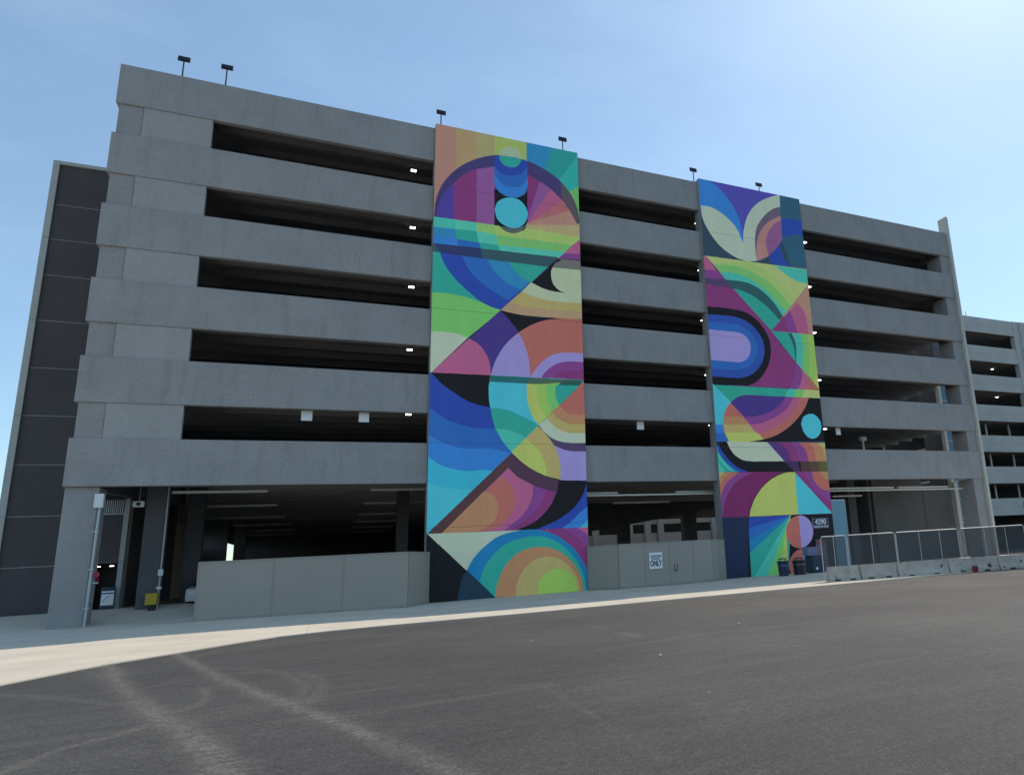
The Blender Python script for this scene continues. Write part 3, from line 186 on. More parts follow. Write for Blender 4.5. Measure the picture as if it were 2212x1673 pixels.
2|blr|4 722 4 717 3 713 2 708 1 704 1 698 2 693 4 687 8 680 13 673 19 665 25 657 32 649 39 641 46 634 53 626 61 619 69 611 77 603 85 596 92 590 98 586 103 583 107 581 110 580 113 580 116 580 119 580 122 579 192 579 192 579 183 582 174 585 165 588 156 591 147 595 139 598 130 602 122 607 114 611 107 616 99 622 92 627 85 633 78 640 70 646 64 654 57 662 50 670 44 678 38 686 32 693 28 700 23 706 20 712 16 718 12 724 9 730 5 736
2|b3|6 741 9 734 13 728 16 721 20 714 24 707 28 700 32 693 38 686 44 678 50 670 57 662 64 654 70 646 78 640 85 633 92 627 99 622 107 616 114 611 122 607 130 602 139 598 147 595 156 591 165 588 174 585 183 582 192 579 135 579 135 579 128 583 121 587 114 591 107 595 101 599 94 603 87 607 80 612 74 617 67 622 60 627 53 632 47 638 41 645 35 652 30 660 24 668 19 677 14 686 9 695 4 703
2|tl2|1 650 3 645 4 640 6 636 7 632 9 627 11 622 14 618 18 612 22 607 27 601 32 596 37 590 42 584 48 579 -20 577
2|pale|65 752 65 752 68 746 70 740 72 734 75 728 77 722 80 716 84 710 88 704 92 698 96 692 101 686 106 680 112 675 118 670 124 666 130 662 137 658 144 654 151 651 158 648 166 646 174 644 182 643 190 642 198 641 206 641 215 640 223 639 447 641 338 753
2|mag|338 753 870 757 854 644 448 640
2|pur2|338 753 415 754 415 754 423 748 431 743 439 737 447 732 455 726 462 719 468 712 473 703 478 694 482 683 486 673 490 662 493 651 497 640 447 641
2|pm|493 754 500 748 508 741 516 735 524 729 531 722 538 715 543 708 546 699 548 690 550 680 550 670 551 660 551 650 552 640 854 644 870 757
2|sal|562 754 568 748 575 742 582 736 588 730 595 723 600 716 605 709 609 700 612 691 614 681 616 671 618 661 620 651 622 641 854 644 870 757
2|org|639 754 643 749 648 744 653 740 658 735 662 729 666 723 669 716 672 707 673 697 675 686 675 675 676 664 677 653 678 642 854 644 870 757
2|tan|696 755 702 750 708 745 715 741 721 736 727 730 733 724 737 717 741 708 744 698 746 688 748 676 750 665 752 654 754 642 854 644 870 757
2|cream|738 755 741 750 744 746 746 742 749 737 752 733 754 728 756 723 758 718 759 712 760 706 761 700 762 694 763 688 764 682 859 678 870 757
2|bk2|446 640 854 643 846 582 508 580
2|pur3|446 640 542 641 552 580 508 580
2|brn|559 641 629 641 632 581 562 580
2|brn2|629 641 692 642 695 581 632 581
2|olv|692 642 854 643 846 582 695 581
2|mag2|-44 577 846 581 809 309 -64 329
2|pm|-44 577 233 578 233 578 220 574 207 570 194 565 181 561 168 556 156 551 144 546 133 539 123 533 113 526 103 519 94 511 86 503 77 495 69 486 62 476 55 466 48 456 42 445 36 436 32 426 27 418 24 410 21 403 18 396 16 389 14 382 12 374 10 367 9 360 7 353 6 346 5 339 4 332 3 325 -64 327
2|sal|-44 577 134 578 134 578 124 571 113 565 102 558 91 552 80 545 71 539 62 532 54 526 48 519 41 512 36 505 30 498 26 492 21 484 17 477 14 470 11 462 8 455 5 447 3 440 0 432 -57 417
2|org|-44 577 81 578 81 578 75 573 68 569 61 565 55 560 48 556 42 551 36 546 30 539 24 532 19 525 13 518 8 510 3 503 -2 495 -53 469
2|tan|-44 577 35 578 35 578 31 574 27 570 23 567 19 564 15 560 12 557 9 553 6 550 4 547 2 544 0 541 -2 538 -4 535 -5 532 -48 522
2|bk|511 580 501 580 491 580 481 580 471 580 461 579 450 578 440 576 428 574 416 571 404 568 392 564 380 560 368 555 357 550 346 544 336 537 326 530 316 523 306 515 297 507 288 499 278 491 269 483 260 475 251 466 242 457 234 449 227 440 220 432 214 423 208 415 202 406 198 398 193 389 189 381 186 373 183 365 181 357 179 349 177 341 175 333 173 325 193 324 526 566
2|yel|511 577 511 577 500 577 490 577 480 577 470 576 460 576 450 574 439 572 428 570 416 566 404 562 391 558 379 553 367 548 356 543 345 537 335 531 325 525 315 518 305 511 295 504 286 496 277 489 268 481 260 472 251 463 243 455 236 446 229 438 222 429 216 421 211 412 206 404 201 395 197 387 193 379 189 371 186 364 184 356 182 349 180 341 178 334 175 326 510 331
2|pm|511 578 846 581 811 326 758 329
2|sal|632 580 633 574 634 568 634 562 635 556 636 549 638 543 640 537 644 532 647 525 651 519 656 514 661 508 666 502 670 498 675 493 680 489 685 485 690 481 695 478 702 475 710 472 718 469 729 467 740 466 751 464 763 462 775 461 786 459 830 459 846 581
2|org|688 580 692 575 696 569 700 563 705 558 709 552 714 547 719 543 724 540 730 537 735 534 741 532 747 530 753 528 759 526 839 526 846 581
2|mag|511 578 576 580 622 498 683 430 766 389 818 377 811 326 758 329
2|pm|576 580 639 580 639 580 639 574 638 568 638 562 638 556 638 549 639 543 640 537 643 532 647 525 651 519 656 514 660 508 666 502 670 498 675 493 680 489 685 485 690 481 695 478 702 475 710 472 718 469 729 467 740 466 751 464 763 462 775 461 786 459 820 388 770 389 757 394 744 400 731 405 718 410 706 416 694 422 683 430 673 438 663 447 654 456 646 466 637 476 629 487 622 498 614 509 607 520 601 532 595 544 589 556 582 568 576 580
2|cy|511 577 510 331 758 329
2|navy|-64 329 174 326 155 -2 -91 -12
2|bk|168 327 848 328 825 -96 132 -51
2|teal|455 327 173 326 156 -27 399 -42
2|yel|459 328 443 322 440 317 437 312 433 307 430 302 426 297 423 291 421 286 418 280 416 273 414 267 412 260 411 253 410 246 409 237 408 229 408 220 409 210 410 200 410 190 411 179 411 168 411 156 411 144 411 132 411 119 411 106 410 92 410 78 408 62 407 46 406 28 404 11 402 -7 400 -25 399 -42 296 -36
2|yg|452 326 296 -36 359 -40 414 253
2|grn|450 324 267 -8 336 -13 400 222
2|tl2|455 327 153 -27 258 -34
2|teal|455 327 161 134 158 -2
2|blr|455 327 163 199 160 128
2|b2|455 327 165 268 163 196
2|b3|455 327 173 326 165 265
2|teal|455 327 160 131 159 3
2|grn|450 323 260 -8 321 -38 379 142
2|yg|443 309 321 -38 359 -40 404 195
2|yel|418 275 352 -40 399 -42
2|sal|603 228 597 204 584 182 567 164 545 150 521 141 496 139 472 143 450 153 432 169 419 188 412 211 412 235 418 258 430 280 447 299 468 314 492 322 517 325 542 321 564 311 583 296 596 276 603 253 603 228
2|sal|603 39 596 15 584 -6 567 -24 545 -38 521 -45 496 -47 473 -42 451 -32 433 -16 421 3 414 25 413 48 419 72 431 93 448 111 469 125 493 133 518 135 542 131 564 121 582 105 596 85 602 62 603 39
2|lil|511 328 512 325 525 325 537 323 549 319 560 314 570 307 579 300 587 291 593 281 598 270 602 258 604 246 604 234 602 222 599 210 594 198 588 187 580 177 572 168 562 160 551 153 539 147 527 143 515 140 502 139 510 139
2|lil|512 135 513 135 525 134 537 132 549 128 560 123 570 117 579 109 587 100 593 90 598 79 602 68 603 56 603 44 602 32 599 20 594 9 588 -2 580 -11 572 -20 562 -28 551 -35 540 -40 528 -44 515 -46 503 -47 508 -49"""
import bpy, math, random
import numpy as np
from mathutils import Matrix, Vector
random.seed(7); rng = np.random.default_rng(7)
SC = bpy.context.scene
COL = SC.collection
R = math.radians

# ------------------------------------------------------------------ materials
def lin(c):
    c = c / 255.0
    return c / 12.92 if c <= 0.04045 else ((c + 0.055) / 1.055) ** 2.4
def nodes(name):
    m = bpy.data.materials.new(name); m.use_nodes = True
    nt = m.node_tree; b = nt.nodes['Principled BSDF']
    return m, nt, b
def plain(name, col, rough=0.6, metal=0.0, spec=None, emit=None, es=0):
    m, nt, b = nodes(name)
    b.inputs['Base Color'].default_value = (*col, 1)
    b.inputs['Roughness'].default_value = rough
    b.inputs['Metallic'].default_value = metal
    if emit:
        b.inputs['Emission Color'].default_value = (*emit, 1); b.inputs['Emission Strength'].default_value = es
    return m
def N(nt, t, **kw):
    n = nt.nodes.new(t)
    for k, v in kw.items(): setattr(n, k, v)
    return n
def mixc(nt, a, b, fac, mode='MIX'):
    n = N(nt, 'ShaderNodeMix', data_type='RGBA', blend_type=mode)
    for i, v in ((0, fac), (6, a), (7, b)):
        if hasattr(v, 'is_output'): nt.links.new(v, n.inputs[i])
        elif i == 0: n.inputs[i].default_value = v
        else: n.inputs[i].default_value = (*v, 1)
    return n.outputs[2]
def noise(nt, vec, scale, detail=4, rough=0.6, lo=None, hi=None):
    n = N(nt, 'ShaderNodeTexNoise'); n.inputs['Scale'].default_value = scale
    n.inputs['Detail'].default_value = detail; n.inputs['Roughness'].default_value = rough
    nt.links.new(vec, n.inputs['Vector'])
    o = n.outputs['Fac']
    if lo is not None:
        mr = N(nt, 'ShaderNodeMapRange'); mr.inputs[1].default_value = lo; mr.inputs[2].default_value = hi
        nt.links.new(o, mr.inputs[0]); o = mr.outputs[0]
    return o
def mapping(nt, vec, sc):
    n = N(nt, 'ShaderNodeMapping'); n.inputs['Scale'].default_value = sc
    nt.links.new(vec, n.inputs['Vector']); return n.outputs[0]
def concrete(name, col, var=0.12, streak=0.12, rough=0.85, grain=0.10, bump=0.25, streaky=(0.9, 0.9, 0.16)):
    m, nt, b = nodes(name)
    pos = N(nt, 'ShaderNodeNewGeometry').outputs['Position']
    lo = tuple(c * (1 - var) for c in col); hi = tuple(min(1, c * (1 + var)) for c in col)
    c1 = mixc(nt, lo, hi, noise(nt, pos, 0.55, 5, 0.6, 0.3, 0.7))
    st = noise(nt, mapping(nt, pos, streaky), 2.2, 4, 0.65, 0.52, 0.8)
    f = N(nt, 'ShaderNodeMath', operation='MULTIPLY'); nt.links.new(st, f.inputs[0]); f.inputs[1].default_value = streak * 2.5
    c2 = mixc(nt, c1, tuple(c * 0.62 for c in col), f.outputs[0])
    g = noise(nt, pos, 9, 6, 0.9, 0.32, 0.68)
    c3 = mixc(nt, c2, mixc(nt, (1 - grain,) * 3, (1 + grain,) * 3, g), 1.0, 'MULTIPLY')
    nt.links.new(c3, b.inputs['Base Color'])
    b.inputs['Roughness'].default_value = rough
    bp = N(nt, 'ShaderNodeBump'); bp.inputs['Strength'].default_value = bump; bp.inputs['Distance'].default_value = 0.01
    nt.links.new(noise(nt, pos, 40, 3, 0.7), bp.inputs['Height']); nt.links.new(bp.outputs[0], b.inputs['Normal'])
    return m

FACADE = (0.322, 0.316, 0.313)
M = {}
M['facade'] = concrete('grey_textured_concrete', FACADE, 0.09, 0.26, grain=0.20)
M['facade2'] = concrete('grey_infill_concrete', (0.364, 0.357, 0.350), 0.06, 0.08, grain=0.14)
M['column'] = concrete('grey_column_concrete', (0.314, 0.308, 0.306), 0.08, 0.14, grain=0.14)
M['tower'] = concrete('charcoal_tower_panel', (0.076, 0.070, 0.073), 0.10, 0.08, grain=0.12)
M['trim'] = concrete('pale_concrete_trim', (0.55, 0.54, 0.47), 0.06, 0.12)
M['trim2'] = concrete('greenish_tower_trim', (0.42, 0.44, 0.42), 0.06, 0.12)
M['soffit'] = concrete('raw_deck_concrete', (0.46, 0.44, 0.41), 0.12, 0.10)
M['soffit_shade_toned'] = concrete('shade_toned_upper_deck_concrete', (0.23, 0.225, 0.225), 0.12, 0.10)  # same deck concrete, darkened to paint in the shade of the upper storeys
M['dark'] = concrete('dark_concrete', (0.11, 0.11, 0.12), 0.12, 0.10)  # one low tone for inner walls, columns, beams and mural joints
M['black'] = plain('black_recess', (0.012, 0.012, 0.014), 0.6)  # black painted in for the shade inside openings and slots; also the guard's stand
M['b2'] = concrete('blockwork_concrete', (0.50, 0.49, 0.46), 0.08, 0.10, grain=0.16)
M['b2soffit'] = concrete('tan_edge_beam', (0.30, 0.25, 0.20), 0.1, 0.05)
M['screen'] = concrete('tan_painted_screen', (0.335, 0.31, 0.27), 0.03, 0.03, 0.55, 0.05, 0.05)
M['screen_trim'] = concrete('screen_trim', (0.305, 0.282, 0.245), 0.03, 0.03, 0.5, 0.05, 0.05)
M['bluepanel'] = concrete('pale_blue_panel', (0.17, 0.34, 0.42), 0.03, 0.04, 0.6, 0.04, 0.05)
M['galv'] = plain('galvanised_steel', (0.42, 0.46, 0.47), 0.45, 0.35)
M['white'] = plain('white_paint', (0.72, 0.74, 0.74), 0.5)
M['whitesign'] = plain('white_sign_face', (0.80, 0.84, 0.88), 0.4)
M['ink'] = plain('black_lettering', (0.015, 0.02, 0.04), 0.5)
M['navysign'] = plain('navy_sign_face', (0.02, 0.03, 0.07), 0.4)
M['greysign'] = plain('grey_sign_face', (0.16, 0.16, 0.20), 0.4)
M['lampdark'] = plain('dark_bronze_metal', (0.018, 0.02, 0.035), 0.5, 0.3)
M['led'] = plain('lit_led', (0.9, 0.9, 0.85), 0.4, emit=(1, 0.95, 0.86), es=7)
M['ledwarm'] = plain('lit_warm_led', (0.9, 0.85, 0.7), 0.4, emit=(1, 0.86, 0.6), es=9)
M['ledcase'] = plain('led_case', (0.35, 0.34, 0.32), 0.5)
M['tube'] = plain('white_batten_diffuser', (0.85, 0.83, 0.76), 0.45)
M['bin'] = plain('navy_bin_plastic', (0.012, 0.022, 0.075), 0.4)
M['bin2'] = plain('dark_bin_metal', (0.02, 0.018, 0.03), 0.4)
M['binband'] = plain('bin_band', (0.16, 0.22, 0.30), 0.4, 0.4)
M['red'] = plain('red_enamel', (0.30, 0.02, 0.02), 0.45)
M['redink'] = plain('faded_red_print', (0.28, 0.06, 0.07), 0.6)
M['yellow'] = plain('yellow_paint', (0.50, 0.36, 0.02), 0.5)
M['glass'] = plain('blue_tinted_glass', (0.05, 0.12, 0.20), 0.12, 0.0)
M['mullion'] = plain('pale_mullion', (0.45, 0.58, 0.60), 0.5)
M['pipe_rail'] = plain('white_galvanised_rail', (0.50, 0.50, 0.49), 0.45, 0.2)
M['wire'] = plain('chain_link_wire', (0.10, 0.10, 0.105), 0.6, 0.2)
M['orange'] = plain('orange_cone_plastic', (0.55, 0.06, 0.03), 0.5)
M['tyre'] = plain('tyre_rubber', (0.02, 0.02, 0.02), 0.8)
M['carglass'] = plain('car_window_glass', (0.01, 0.012, 0.015), 0.08)
M['chrome'] = plain('alloy_wheel', (0.45, 0.45, 0.46), 0.3, 0.8)
M['taillamp'] = plain('red_tail_lamp', (0.25, 0.01, 0.01), 0.3)
M['headlamp'] = plain('clear_head_lamp', (0.7, 0.7, 0.72), 0.15)
M['silver'] = plain('silver_car_paint', (0.42, 0.42, 0.43), 0.3, 0.3)
M['darkcar'] = plain('dark_car_paint', (0.02, 0.022, 0.03), 0.2, 0.2)
M['whitecar'] = plain('white_car_paint', (0.7, 0.7, 0.68), 0.3)
M['plastic_blue'] = plain('blue_notice', (0.08, 0.16, 0.42), 0.5)
M['lilacbox'] = plain('pale_lilac_crate', (0.20, 0.19, 0.32), 0.7)

# the barrier: weathered, chipped concrete
def barrier_mat():
    m, nt, b = nodes('weathered_barrier_concrete')
    pos = N(nt, 'ShaderNodeNewGeometry').outputs['Position']
    c = mixc(nt, (0.52, 0.46, 0.40), (0.34, 0.29, 0.25), noise(nt, pos, 1.8, 6, 0.7, 0.42, 0.72))
    c = mixc(nt, c, (0.06, 0.045, 0.04), noise(nt, pos, 3.1, 3, 0.5, 0.66, 0.70))
    c = mixc(nt, c, (0.16, 0.07, 0.04), noise(nt, mapping(nt, pos, (2.5, 2.5, .6)), 2.3, 4, 0.6, 0.66, 0.78))
    nt.links.new(c, b.inputs['Base Color']); b.inputs['Roughness'].default_value = 0.85
    return m
M['barrier'] = barrier_mat()

# sidewalk concrete with saw-cut joints
def walk_mat():
    m, nt, b = nodes('broom_finished_concrete')
    pos = N(nt, 'ShaderNodeNewGeometry').outputs['Position']
    c = mixc(nt, (0.57, 0.51, 0.41), (0.67, 0.60, 0.485), noise(nt, pos, 0.5, 5, 0.6, 0.35, 0.65))
    c = mixc(nt, c, (0.47, 0.44, 0.39), noise(nt, mapping(nt, pos, (0.5, 2.5, 1)), 0.9, 5, 0.7, 0.56, 0.85))
    c = mixc(nt, c, mixc(nt, (0.93,) * 3, (1.07,) * 3, noise(nt, pos, 45, 2, 0.8, 0.3, 0.7)), 1.0, 'MULTIPLY')
    sep = N(nt, 'ShaderNodeSeparateXYZ'); nt.links.new(pos, sep.inputs[0])
    fac = None
    for ax, per, off in ((0, 3.1, 0.4), (1, 4.2, 1.3)):
        a = N(nt, 'ShaderNodeMath', operation='ADD'); nt.links.new(sep.outputs[ax], a.inputs[0]); a.inputs[1].default_value = off + 300 * per
        mo = N(nt, 'ShaderNodeMath', operation='MODULO'); nt.links.new(a.outputs[0], mo.inputs[0]); mo.inputs[1].default_value = per
        le = N(nt, 'ShaderNodeMath', operation='LESS_THAN'); nt.links.new(mo.outputs[0], le.inputs[0]); le.inputs[1].default_value = 0.022
        if fac is None: fac = le.outputs[0]
        else:
            mx = N(nt, 'ShaderNodeMath', operation='MAXIMUM'); nt.links.new(fac, mx.inputs[0]); nt.links.new(le.outputs[0], mx.inputs[1]); fac = mx.outputs[0]
    f = N(nt, 'ShaderNodeMath', operation='MULTIPLY'); nt.links.new(fac, f.inputs[0]); f.inputs[1].default_value = 0.30
    c = mixc(nt, c, (0.18, 0.17, 0.15), f.outputs[0])
    nt.links.new(c, b.inputs['Base Color']); b.inputs['Roughness'].default_value = 0.9
    return m
M['walk'] = walk_mat()

def asphalt_mat():
    m, nt, b = nodes('asphalt')
    pos = N(nt, 'ShaderNodeNewGeometry').outputs['Position']
    c = mixc(nt, (0.042, 0.0400, 0.0395), (0.053, 0.0505, 0.0490), noise(nt, pos, 0.35, 5, 0.65, 0.35, 0.68))
    # paver streaks running along the lot
    c = mixc(nt, c, (0.066, 0.0615, 0.056), noise(nt, mapping(nt, pos, (0.35, 1.6, 1)), 1.1, 6, 0.7, 0.50, 0.80))
    c = mixc(nt, c, (0.034, 0.032, 0.0315), noise(nt, mapping(nt, pos, (0.5, 1.9, 1)), 0.8, 4, 0.7, 0.60, 0.82))
    c = mixc(nt, c, mixc(nt, (0.88,) * 3, (1.13,) * 3, noise(nt, pos, 5.5, 8, 0.85, 0.33, 0.67)), 1.0, 'MULTIPLY')
    c = mixc(nt, c, mixc(nt, (0.78, 0.775, 0.79), (1.22, 1.21, 1.17), noise(nt, mapping(nt, pos, (0.16, 1.5, 1)), 2.2, 8, 0.85, 0.36, 0.64)), 1.0, 'MULTIPLY')
    c = mixc(nt, c, (0.024, 0.023, 0.024), noise(nt, pos, 1.15, 3, 0.55, 0.70, 0.78))          # old drips and damp spots
    dist = N(nt, 'ShaderNodeVectorMath', operation='ADD'); nz = N(nt, 'ShaderNodeTexNoise'); nz.inputs['Scale'].default_value = 1.3; nz.inputs['Detail'].default_value = 5
    nt.links.new(pos, nz.inputs['Vector']); nt.links.new(pos, dist.inputs[0]); nt.links.new(nz.outputs['Color'], dist.inputs[1])
    vc = N(nt, 'ShaderNodeTexVoronoi', feature='DISTANCE_TO_EDGE'); vc.inputs['Scale'].default_value = 0.23; nt.links.new(dist.outputs[0], vc.inputs['Vector'])
    lt = N(nt, 'ShaderNodeMath', operation='LESS_THAN'); nt.links.new(vc.outputs['Distance'], lt.inputs[0]); lt.inputs[1].default_value = 0.0016
    lm_ = N(nt, 'ShaderNodeMath', operation='MULTIPLY'); nt.links.new(lt.outputs[0], lm_.inputs[0]); nt.links.new(noise(nt, pos, 0.3, 2, 0.5, 0.50, 0.60), lm_.inputs[1])
    l2_ = N(nt, 'ShaderNodeMath', operation='MULTIPLY'); nt.links.new(lm_.outputs[0], l2_.inputs[0]); l2_.inputs[1].default_value = 0.6
    c = mixc(nt, c, (0.018, 0.017, 0.017), l2_.outputs[0])
    # dust carried by tyres
    at = N(nt, 'ShaderNodeAttribute', attribute_name='dust')
    dn = noise(nt, pos, 9, 5, 0.75, 0.30, 0.66)
    d1 = N(nt, 'ShaderNodeMath', operation='MULTIPLY'); nt.links.new(at.outputs['Fac'], d1.inputs[0]); nt.links.new(dn, d1.inputs[1])
    c = mixc(nt, c, (0.150, 0.140, 0.122), d1.outputs[0])
    c = mixc(nt, c, mixc(nt, (0.80, 0.79, 0.82), (1.16, 1.16, 1.14), noise(nt, pos, 0.22, 4, 0.6, 0.36, 0.62)), 1.0, 'MULTIPLY')
    v2 = N(nt, 'ShaderNodeTexVoronoi'); v2.inputs['Scale'].default_value = 38; nt.links.new(pos, v2.inputs['Vector'])
    s2 = N(nt, 'ShaderNodeSeparateColor'); nt.links.new(v2.outputs['Color'], s2.inputs[0])
    m2 = N(nt, 'ShaderNodeMapRange'); m2.inputs[3].default_value = 0.74; m2.inputs[4].default_value = 1.26; nt.links.new(s2.outputs[0], m2.inputs[0])
    c2_ = N(nt, 'ShaderNodeCombineColor')
    for i in range(3): nt.links.new(m2.outputs[0], c2_.inputs[i])
    c = mixc(nt, c, c2_.outputs[0], 1.0, 'MULTIPLY')
    # aggregate: pale and dark stones
    vo = N(nt, 'ShaderNodeTexVoronoi'); vo.inputs['Scale'].default_value = 95; nt.links.new(pos, vo.inputs['Vector'])
    sp = N(nt, 'ShaderNodeSeparateColor'); nt.links.new(vo.outputs['Color'], sp.inputs[0])
    mr = N(nt, 'ShaderNodeMapRange'); mr.inputs[3].default_value = 0.62; mr.inputs[4].default_value = 1.38
    nt.links.new(sp.outputs[0], mr.inputs[0])
    cc = N(nt, 'ShaderNodeCombineColor')
    for i in range(3): nt.links.new(mr.outputs[0], cc.inputs[i])
    c = mixc(nt, c, cc.outputs[0], 1.0, 'MULTIPLY')
    gt = N(nt, 'ShaderNodeMath', operation='GREATER_THAN'); nt.links.new(sp.outputs[1], gt.inputs[0]); gt.inputs[1].default_value = 0.93
    g2 = N(nt, 'ShaderNodeMath', operation='MULTIPLY'); nt.links.new(gt.outputs[0], g2.inputs[0]); g2.inputs[1].default_value = 0.35
    c = mixc(nt, c, (0.16, 0.15, 0.13), g2.outputs[0])
    nt.links.new(c, b.inputs['Base Color']); b.inputs['Roughness'].default_value = 0.82
    bp = N(nt, 'ShaderNodeBump'); bp.inputs['Strength'].default_value = 0.5; bp.inputs['Distance'].default_value = 0.006
    nt.links.new(vo.outputs['Distance'], bp.inputs['Height']); nt.links.new(bp.outputs[0], b.inputs['Normal'])
    return m
M['asphalt'] = asphalt_mat()

def paint_mat():
    m, nt, b = nodes('mural_paint')
    at = N(nt, 'ShaderNodeAttribute', attribute_name='paint')
    pos = N(nt, 'ShaderNodeNewGeometry').outputs['Position']
    c = mixc(nt, at.outputs['Color'], mixc(nt, (0.93,) * 3, (1.07,) * 3, noise(nt, pos, 22, 3, 0.8, 0.3, 0.7)), 1.0, 'MULTIPLY')
    c = mixc(nt, c, mixc(nt, (0.94,) * 3, (1.04,) * 3, noise(nt, mapping(nt, pos, (1, 1, .25)), 0.9, 4, 0.7, 0.3, 0.7)), 1.0, 'MULTIPLY')
    nt.links.new(c, b.inputs['Base Color']); b.inputs['Roughness'].default_value = 0.75; b.inputs['Specular IOR Level'].default_value = 0.22
    return m
M['paint'] = paint_mat()
def leaf_mat():
    m, nt, b = nodes('leaves')
    oi = N(nt, 'ShaderNodeNewGeometry')
    c = mixc(nt, (0.03, 0.07, 0.015), (0.09, 0.15, 0.03), oi.outputs['Random Per Island'])
    nt.links.new(c, b.inputs['Base Color']); b.inputs['Roughness'].default_value = 0.6
    return m
M['leaf'] = leaf_mat()
M['bark'] = plain('bark', (0.07, 0.05, 0.035), 0.9)

# ------------------------------------------------------------------ mesh helpers
class MB:
    def __init__(s): s.v = []; s.f = []; s.m = []; s.cur = 0
    def mat(s, i): s.cur = i; return s
    def quad(s, a, b, c, d):
        n = len(s.v); s.v += [a, b, c, d]; s.f.append((n, n + 1, n + 2, n + 3)); s.m.append(s.cur)
    def poly(s, pts):
        n = len(s.v); s.v += list(pts); s.f.append(tuple(range(n, n + len(pts)))); s.m.append(s.cur)
    def box(s, x0, x1, y0, y1, z0, z1):
        n = len(s.v)
        s.v += [(x0, y0, z0), (x1, y0, z0), (x1, y1, z0), (x0, y1, z0), (x0, y0, z1), (x1, y0, z1), (x1, y1, z1), (x0, y1, z1)]
        for f in ((0, 3, 2, 1), (4, 5, 6, 7), (0, 1, 5, 4), (1, 2, 6, 5), (2, 3, 7, 6), (3, 0, 4, 7)):
            s.f.append(tuple(n + i for i in f)); s.m.append(s.cur)
        return s
    def cbox(s, x0, x1, y0, y1, z0, z1, c=0.015):
        """box with chamfered edges (rounded look)"""
        n0 = len(s.v)
        import bmesh
        bm = bmesh.new(); bmesh.ops.create_cube(bm, size=1)
        for v in bm.verts:
            v.co = Vector(((x0 + x1) / 2 + v.co.x * (x1 - x0), (y0 + y1) / 2 + v.co.y * (y1 - y0), (z0 + z1) / 2 + v.co.z * (z1 - z0)))
        bmesh.ops.bevel(bm, geom=list(bm.edges), offset=c, segments=2, affect='EDGES', profile=0.6)
        for i, v in enumerate(bm.verts): v.index = i
        s.v += [tuple(v.co) for v in bm.verts]
        for f in bm.faces: s.f.append(tuple(n0 + v.index for v in f.verts)); s.m.append(s.cur)
        bm.free(); return s
    def obox(s, p0, p1, w, z0, z1):
        """box along the line p0-p1 (x,y), half width w each side"""
        a = Vector((p0[0], p0[1])); b = Vector((p1[0], p1[1])); d = (b - a).normalized(); n_ = Vector((-d.y, d.x)) * w
        q = [a - n_, b - n_, b + n_, a + n_]; n = len(s.v)
        s.v += [(p.x, p.y, z0) for p in q] + [(p.x, p.y, z1) for p in q]
        for f in ((0, 3, 2, 1), (4, 5, 6, 7), (0, 1, 5, 4), (1, 2, 6, 5), (2, 3, 7, 6), (3, 0, 4, 7)):
            s.f.append(tuple(n + i for i in f)); s.m.append(s.cur)
        return s
    def tube(s, pts, r, k=8, cap=True):
        pts = [Vector(p) for p in pts]; rings = []
        rr = r if isinstance(r, (list, tuple)) else [r] * len(pts)
        for i, p in enumerate(pts):
            d = (pts[min(i + 1, len(pts) - 1)] - pts[max(i - 1, 0)]).normalized()
            up = Vector((0, 0, 1)) if abs(d.z) < .9 else Vector((1, 0, 0))
            a = d.cross(up).normalized(); b = a.cross(d).normalized(); n = len(s.v)
            for j in range(k):
                t = 2 * math.pi * j / k; s.v.append(tuple(p + (a * math.cos(t) + b * math.sin(t)) * rr[i]))
            rings.append(n)
        for i in range(len(rings) - 1):
            for j in range(k):
                s.f.append((rings[i] + j, rings[i] + (j + 1) % k, rings[i + 1] + (j + 1) % k, rings[i + 1] + j)); s.m.append(s.cur)
        if cap:
            s.f.append(tuple(rings[0] + j for j in range(k))[::-1]); s.m.append(s.cur)
            s.f.append(tuple(rings[-1] + j for j in range(k))); s.m.append(s.cur)
        return s
    def lathe(s, prof, cx, cy, k=24):
        rings = []
        for r_, z in prof:
            n = len(s.v); rings.append(n)
            for j in range(k):
                t = 2 * math.pi * j / k; s.v.append((cx + r_ * math.cos(t), cy + r_ * math.sin(t), z))
        for i in range(len(rings) - 1):
            for j in range(k):
                s.f.append((rings[i] + j, rings[i] + (j + 1) % k, rings[i + 1] + (j + 1) % k, rings[i + 1] + j)); s.m.append(s.cur)
        s.f.append(tuple(rings[0] + j for j in range(k))[::-1]); s.m.append(s.cur)
        s.f.append(tuple(rings[-1] + j for j in range(k))); s.m.append(s.cur)
        return s
    def build(s, name, mat, parent=None, label=None, smooth=False):
        me = bpy.data.meshes.new(name); me.from_pydata(s.v, [], s.f)
        mats = mat if isinstance(mat, (list, tuple)) else [mat]
        for m_ in mats: me.materials.append(m_)
        if len(mats) > 1: me.polygons.foreach_set('material_index', s.m)
        if smooth: me.polygons.foreach_set('use_smooth', [True] * len(me.polygons))
        me.update()
        o = bpy.data.objects.new(name, me); COL.objects.link(o)
        if parent:
            o.parent = parent; o.matrix_parent_inverse = Matrix.Translation(-Vector(parent.location))
        if label: o['label'] = label
        return o
def thing(name, label, cat, loc=(0, 0, 0), group=None):
    o = bpy.data.objects.new(name, None); COL.objects.link(o); o.location = loc
    o.empty_display_size = 0.3
    return tag(o, label, cat, group)
def tag(o, label, cat, group=None):
    o['label'] = label; o['category'] = cat
    if group: o['group'] = group
    return o
def kids(o): return [c for c in bpy.data.objects if c.parent == o]
def clone(root, dx, label=None):
    r = root.copy(); COL.objects.link(r); r.location = Vector(root.location) + Vector(dx)
    if label: r['label'] = label
    for ch in kids(root):
        c = ch.copy(); COL.objects.link(c); c.parent = r
        for g in kids(ch):
            d = g.copy(); COL.objects.link(d); d.parent = c
    return r
